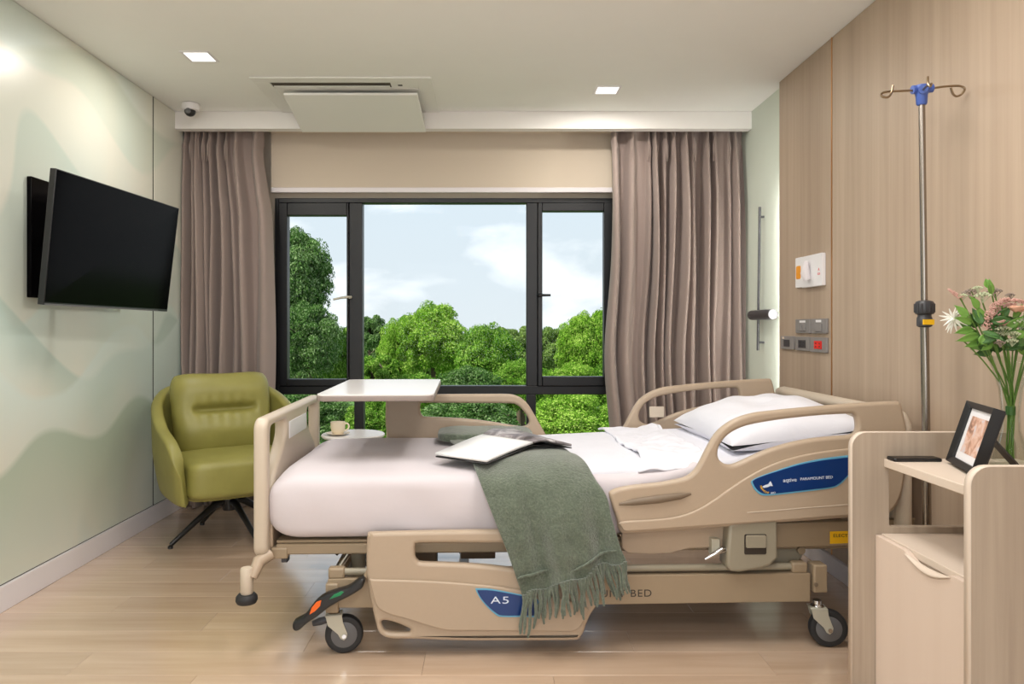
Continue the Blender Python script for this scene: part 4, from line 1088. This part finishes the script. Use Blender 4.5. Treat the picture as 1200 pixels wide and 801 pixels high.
for x, y, d, r_, mt_ in ((1137,343,.02,.020,M_umbelp),(1152,347,-.01,.022,M_umbel),(1166,342,.03,.020,M_umbelp),(1128,347,0,.014,M_umbel),(1176,386,-.04,.020,M_umbel),(1196,378,-.03,.024,M_umbel),(1168,392,-.02,.018,M_umbel),(1204,390,.0,.022,M_umbelp),(1158,394,-.03,.014,M_umbel),(1188,392,-.05,.018,M_umbel),(1214,380,.02,.02,M_umbel), (1146,338,.0,.014,M_umbel), (1184,346,.02,.013,M_umbelp), (1186,400,-.05,.016,M_umbel), (1172,402,-.045,.014,M_umbelp), (1200,402,-.03,.016,M_umbel)): umbel(Q(x, y, d), r_, mt_)
# astilbe plumes
def plume(pts, r, mat):
    P = catmull([tuple(Q(*p)) for p in pts], 10, closed=False); m = MB(); m.tube(P, .0014, 5)
    for i, p in enumerate(P):
        k = i/(len(P)-1); rr = r*(1-.75*k)
        for j in range(7): m.ball(Vector(p)+Vector((random.uniform(-rr,rr), random.uniform(-rr,rr), random.uniform(-rr,rr))), .0024, 3)
    m.build('plume', mat, bq)
plume([(1156,384,-.03),(1159,368,-.03),(1168,356,-.03),(1182,351,-.03),(1200,354,-.03),(1212,362,-.03)], .011, M_pink)
plume([(1164,380,-.02),(1168,366,-.02),(1178,358,-.02),(1190,356,-.02)], .009, M_pink)
plume([(1126,348,0),(1119,344,0),(1112,339,0)], .006, M_pink)
rose(Q(1173,378,-.05), .024, M_pink); rose(Q(1192,362,-.05), .028, M_peach); rose(Q(1216,374,-.03), .026, M_peach)
# white spidery flower on the left
m = MB(); c0 = Q(1117,374,.01)
for k in range(16):
    a = 2*PI*k/16; d = Vector((math.cos(a), .3*math.sin(a*3), math.sin(a)))
    p = [c0, c0+d*.018, c0+d*.038+Vector((0,0,-.004))]; m.tube(p, [.0015,.0035,.0008], 5)
m.ball(c0, .006, 6); m.build('white_bloom', M_whitef, bq)
for (x, y), (dx, dz), ln in [((1134,372),(-1,1.0),.05),((1138,378),(-1,.3),.06),((1140,386),(-1,-.1),.065),((1146,392),(-1,-.25),.075),((1150,398),(-1,-.35),.06),((1152,376),(-.4,1),.05),((1146,362),(-.6,.9),.045),((1160,345),(.1,1),.045),((1158,338),(-.1,1),.03),((1170,366),(.6,.9),.05),((1186,372),(.7,.8),.05),((1160,400),(-.8,-.5),.05),((1206,366),(.8,.5),.05)]:
    leaf(Q(x, y, random.uniform(-.04,.0)), (dx, random.uniform(-.5,.1), dz), ln, .0125, M_leafg)
for k in range(60):
    x, y = random.uniform(1142,1206), random.uniform(372,414); leaf(Q(x, y, random.uniform(-.05,.05)), (random.uniform(-1,1), random.uniform(-.8,.3), random.uniform(-.4,1)), random.uniform(.035,.06), .013, random.choice([M_leafd, M_leafd, M_leafg]))
MB().tube([tuple(neck+Vector((0,0,-.045))), tuple(neck+Vector((0,0,-.02)))], .0125, 12).build('tie', M_leafd, bq)

# ================================================================= WALL PLATES on the oak panels
def wy(px): return 850*XR/(px-575)
def wplate(name, label, cat, px0, px1, pz0, pz1, mat, group=None, dep=.012):
    ya_, yb_ = wy(px1), wy(px0)
    t = thing(name, label, cat, (XR, (ya_+yb_)/2, (pz0+pz1)/2), group=group)
    hw, hz = (yb_-ya_)/2-.0015, (pz1-pz0)/2
    plate('plate', mat, t, rrect(-hw, hw, -hz, hz, .006), [], dep, .002, '-x', (-dep/2-.0002, 0, 0), res=1)
    return t, hw, hz, -dep-.0002
# '-x' axis: local x of the outline runs towards the viewer, z up
t, hw, hz, d = wplate('switch_plate', 'grey double switch plate, upper row, left one under the call panel', 'switch', 934.5, 952, 1.162, 1.236, M_switch)
for s in (-1, 1): bx('rocker', M_switch, t, d-.006, d, s*.024-.018, s*.024+.018, -.024, .012, bevel=.0015)
bx('label_strip', M_white, t, d-.001, d, -.035, .035, .019, .030)
t, hw, hz, d = wplate('switch_plate', 'grey single switch plate, upper row, beside the wall groove', 'switch', 953, 971.5, 1.162, 1.236, M_switch)
bx('rocker', M_switch, t, d-.008, d, -.040, .036, -.026, .010, bevel=.0015)
bx('label_strip', M_white, t, d-.001, d, -.030, .030, .019, .031)
t, hw, hz, d = wplate('socket_plate', 'dark grey outlet plate, lower row, farthest from the bed head', 'socket', 917, 932.5, 1.072, 1.145, M_switch)
bx('outlet', M_switchdark, t, d-.002, d, -.040, .040, -.022, .016, bevel=.001); bx('indicator', M_cabedge, t, d-.003, d, .035, .055, .020, .031)
t, hw, hz, d = wplate('socket_plate', 'dark grey outlet plate, lower row, the middle one', 'socket', 934.5, 951, 1.070, 1.143, M_switch)
oo = bx('outlet', M_switchdark, t, d-.002, d, -.045, .045, -.022, .020, bevel=.001)
for y in (-.02, .02):
    for z in (-.012, 0.004): bx('slot', M_blackplastic, oo, d-.0025, d-.0019, y-.006, y+.006, z, z+.007)
t, hw, hz, d = wplate('socket_plate', 'grey outlet plate with a red socket, lower row', 'socket', 952, 971.5, 1.067, 1.142, M_switch)
oo = bx('outlet', M_red, t, d-.003, d, -.042, .042, -.020, .020, bevel=.001)
for y in (-.02, .02):
    for z in (-.012, 0.004): bx('slot', M_darkprint, oo, d-.0036, d-.0029, y-.005, y+.005, z, z+.007)
t, hw, hz, d = wplate('call_panel', 'white nurse call panel with an amber button on the left', 'call panel', 934.5, 942.5, 1.405, 1.565, M_white)
plate('button', M_amber, t, rrect(-.028, .028, -.035, .035, .012), [], .003, .001, '-x', (d-.001, .0, 0), res=1)
t, hw, hz, d = wplate('call_panel', 'larger white call handset panel with a tiny red mark, beside the amber button', 'call panel', 943.5, 968, 1.400, 1.562, M_white, dep=.02)
MB().tube([(d-.012, .02, -.045), (d-.022, .02, -.01), (d-.018, .02, .05)], [.02,.024,.012], 14).build('handset', M_base, t)
text('lettering', 'A', .022, M_red, t, '-x', (d-.0006, -.085, .0), 0, .0003)
text('lettering', 'SOS', .016, M_red, t, '-x', (d-.0006, -.085, -.022), 0, .0003)

# ================================================================= OUTDOORS
GZ = -7.5
struct(bx('ground', M_ground, None, -90, 90, 7, 140, GZ-.5, GZ), 'green ground below the window')
def crown_mesh(name, seed, nclump=70, nleaf=26000, size=.055, flat=.85):
    """unit crown of radius about 1 centred on 0 made of folded leaf blades on many clumps"""
    g = np.random.default_rng(seed)
    d = g.normal(size=(nclump, 3)); d /= np.linalg.norm(d, axis=1)[:, None]; d[:, 2] = np.where(d[:, 2] < -.85, -d[:, 2], d[:, 2])
    rad = g.uniform(.45, .82, nclump)[:, None]; cen = d*rad*np.array([1, 1, flat]); cr = g.uniform(.10, .27, nclump)
    idx = g.integers(0, nclump, nleaf); q = g.normal(size=(nleaf, 3)); q /= np.linalg.norm(q, axis=1)[:, None]
    q[:, 2] = np.where(g.random(nleaf) < .6, np.abs(q[:, 2]), q[:, 2])
    pos = cen[idx]+q*(cr[idx]*g.uniform(.75, 1.12, nleaf))[:, None]*np.array([1, 1, .75])
    nr = q+g.normal(size=(nleaf, 3))*.55; nr /= np.linalg.norm(nr, axis=1)[:, None]
    tn = np.cross(nr, g.normal(size=(nleaf, 3))); tn /= np.linalg.norm(tn, axis=1)[:, None]; bn = np.cross(nr, tn)
    L = (size*g.uniform(.6, 1.3, nleaf))[:, None]; Wd = L*.42
    v = np.stack([pos-tn*L*.5, pos+bn*Wd*.5+nr*L*.12, pos+tn*L*.5-nr*L*.08, pos-bn*Wd*.5+nr*L*.12], 1).reshape(-1, 3).astype(np.float32)
    me = bpy.data.meshes.new(name); me.vertices.add(len(v)); me.vertices.foreach_set('co', v.ravel())
    me.loops.add(len(v)); me.loops.foreach_set('vertex_index', np.arange(len(v), dtype=np.int32))
    me.polygons.add(nleaf); me.polygons.foreach_set('loop_start', np.arange(0, len(v), 4, dtype=np.int32)); me.polygons.foreach_set('loop_total', np.full(nleaf, 4, dtype=np.int32))
    me.update(); me.validate(); return me
crowns = {}
def crown(kind, mat):
    key = (kind, mat.name)
    if key not in crowns:
        par = {'fine0': (11, 260, 60000, .056), 'fine1': (12, 220, 60000, .056), 'mid': (13, 70, 26000, .085), 'loose': (14, 46, 24000, .075)}[kind]
        base = [c for k, c in crowns.items() if k[0] == kind]
        me = base[0].copy() if base else crown_mesh('foliage', *par)
        me.materials.clear(); me.materials.append(mat); crowns[key] = me
    return crowns[key]
def tree(name, label, px, top, Y, rx, rz, kind, mat, group=None, rot=0.0, cat='tree'):
    """px,top: photo point of the crown's top; rx, rz: crown radii in photo pixels"""
    k = Y/850; T = W(px, top, Y); RX, RZ = rx*k, rz*k
    t = thing(name, label, cat, (T.x, Y, GZ), group=group)
    f = bpy.data.objects.new('foliage', crown(kind, mat)); C.objects.link(f); f.parent = t
    cz = T.z-RZ-GZ; f.location = (0, 0, cz); f.scale = (RX/1.08, RX/1.08, RZ/1.02); f.rotation_euler = (0, 0, rot)
    m = MB(); r0 = max(.12, RX*.09)
    m.tube([(0,0,-.05),(.1*RX,0,cz*.5),(0,0,cz),(0,.1,cz+RZ*.5)], [r0,r0*.8,r0*.5,r0*.15], 8)
    for j in range(6):
        a = j*1.05+rot; m.tube([(0,0,cz-RZ*.5+j*.1*RZ),(RX*.35*math.cos(a), RX*.35*math.sin(a), cz-RZ*.1+j*.1*RZ),(RX*.65*math.cos(a), RX*.65*math.sin(a), cz+RZ*.3)], [r0*.45,r0*.3,r0*.08], 6)
    m.build('trunk', M_bark, t); return t
tree('tall_tree', 'tall mottled green tree filling the left window pane', 346, 247, 17, 52, 82, 'fine1', ML_dark)
tree('tall_tree', 'dark tree standing under the tall tree in the left pane', 362, 338, 16, 46, 66, 'fine1', ML_dark, rot=1)
tree('tree', 'small bright green tree at the lower right of the left pane', 398, 374, 18, 26, 52, 'fine0', ML_mid, rot=2)
tree('tree', 'dark distant tree behind the left mullion of the centre pane', 432, 357, 44, 26, 34, 'mid', ML_dark, rot=.5)
tree('round_tree', 'large bright green round tree in the middle of the window', 506, 341, 34, 52, 62, 'fine0', ML_bright)
tree('round_tree', 'bright green tree joined to the left side of the large round tree', 466, 360, 33, 30, 60, 'fine1', ML_bright, rot=1.4)
tree('tree', 'mid green tree to the right of the large round tree', 572, 366, 30, 48, 62, 'fine0', ML_mid, rot=2.6)
tree('tree', 'olive tree top showing at the right of the centre pane', 604, 366, 42, 42, 46, 'mid', ML_olive, rot=.8)
tree('tree', 'olive tree beside the central mullion in the right pane', 648, 368, 40, 32, 44, 'mid', ML_olive, rot=2.1)
tree('light_tree', 'light yellow-green tree in the right pane', 682, 351, 26, 38, 62, 'fine1', ML_bright, rot=3.3)
tree('light_tree', 'light green tree half hidden by the right curtain', 728, 332, 28, 44, 70, 'fine0', ML_bright, rot=.3)
low = [('bush', 'light feathery bush at the lower left of the centre pane', 440, 402, 20, 34, 40, 'mid', ML_mid),
       ('bush', 'mid green bush below the large round tree', 490, 428, 19, 46, 44, 'fine0', ML_mid),
       ('bush', 'dark bush below the tree right of the middle', 552, 418, 18, 50, 46, 'fine1', ML_dark),
       ('bush', 'mid green bush at the lower right of the centre pane', 612, 412, 19, 44, 44, 'fine0', ML_mid),
       ('bush', 'bright low bush at the bottom of the right pane', 672, 418, 17, 44, 40, 'fine0', ML_bright),
       ('bush', 'bright low bush behind the right curtain edge', 726, 412, 17, 46, 44, 'fine1', ML_mid),
       ('bush', 'dark bush in the lower left light behind the footboard', 360, 440, 13, 58, 52, 'fine1', ML_dark),
       ('bush', 'green bush seen under the overbed table', 440, 448, 13, 46, 46, 'fine0', ML_mid),
       ('bush', 'dark green bush seen through the far side rail opening', 550, 446, 12.5, 72, 56, 'fine1', ML_dark),
       ('bush', 'bright green bush in the lower right light of the window', 668, 448, 12, 62, 52, 'fine0', ML_bright),
       ('bush', 'low green bush against the lower right window corner', 742, 440, 12.5, 48, 56, 'fine1', ML_bright),
       ('bush', 'low green bush outside, left of the window', 285, 400, 14, 60, 66, 'fine1', ML_mid)]
for i, (n_, l, px, tp, Y, rx, rz, kd, mt_) in enumerate(low): tree(n_, l, px, tp, Y, rx, rz, kd, mt_, rot=i*1.3, cat='bush')
ordn = ['first','second','third','fourth','fifth','sixth','seventh','eighth','ninth','tenth','eleventh','twelfth','thirteenth','fourteenth','fifteenth','sixteenth','seventeenth']
for i in range(17):
    px = 290+i*32; cn = ['olive', 'mid green', 'dark green'][i % 3]
    tree('distant_tree', 'distant %s tree on the horizon, %s from the left of the far row' % (cn, ordn[i]), px, 366+5*math.sin(i*2.7), 58+6*math.sin(i*1.9), 34, 64, 'mid', [ML_olive, ML_mid, ML_dark][i % 3], 'distant trees along the horizon', rot=i)
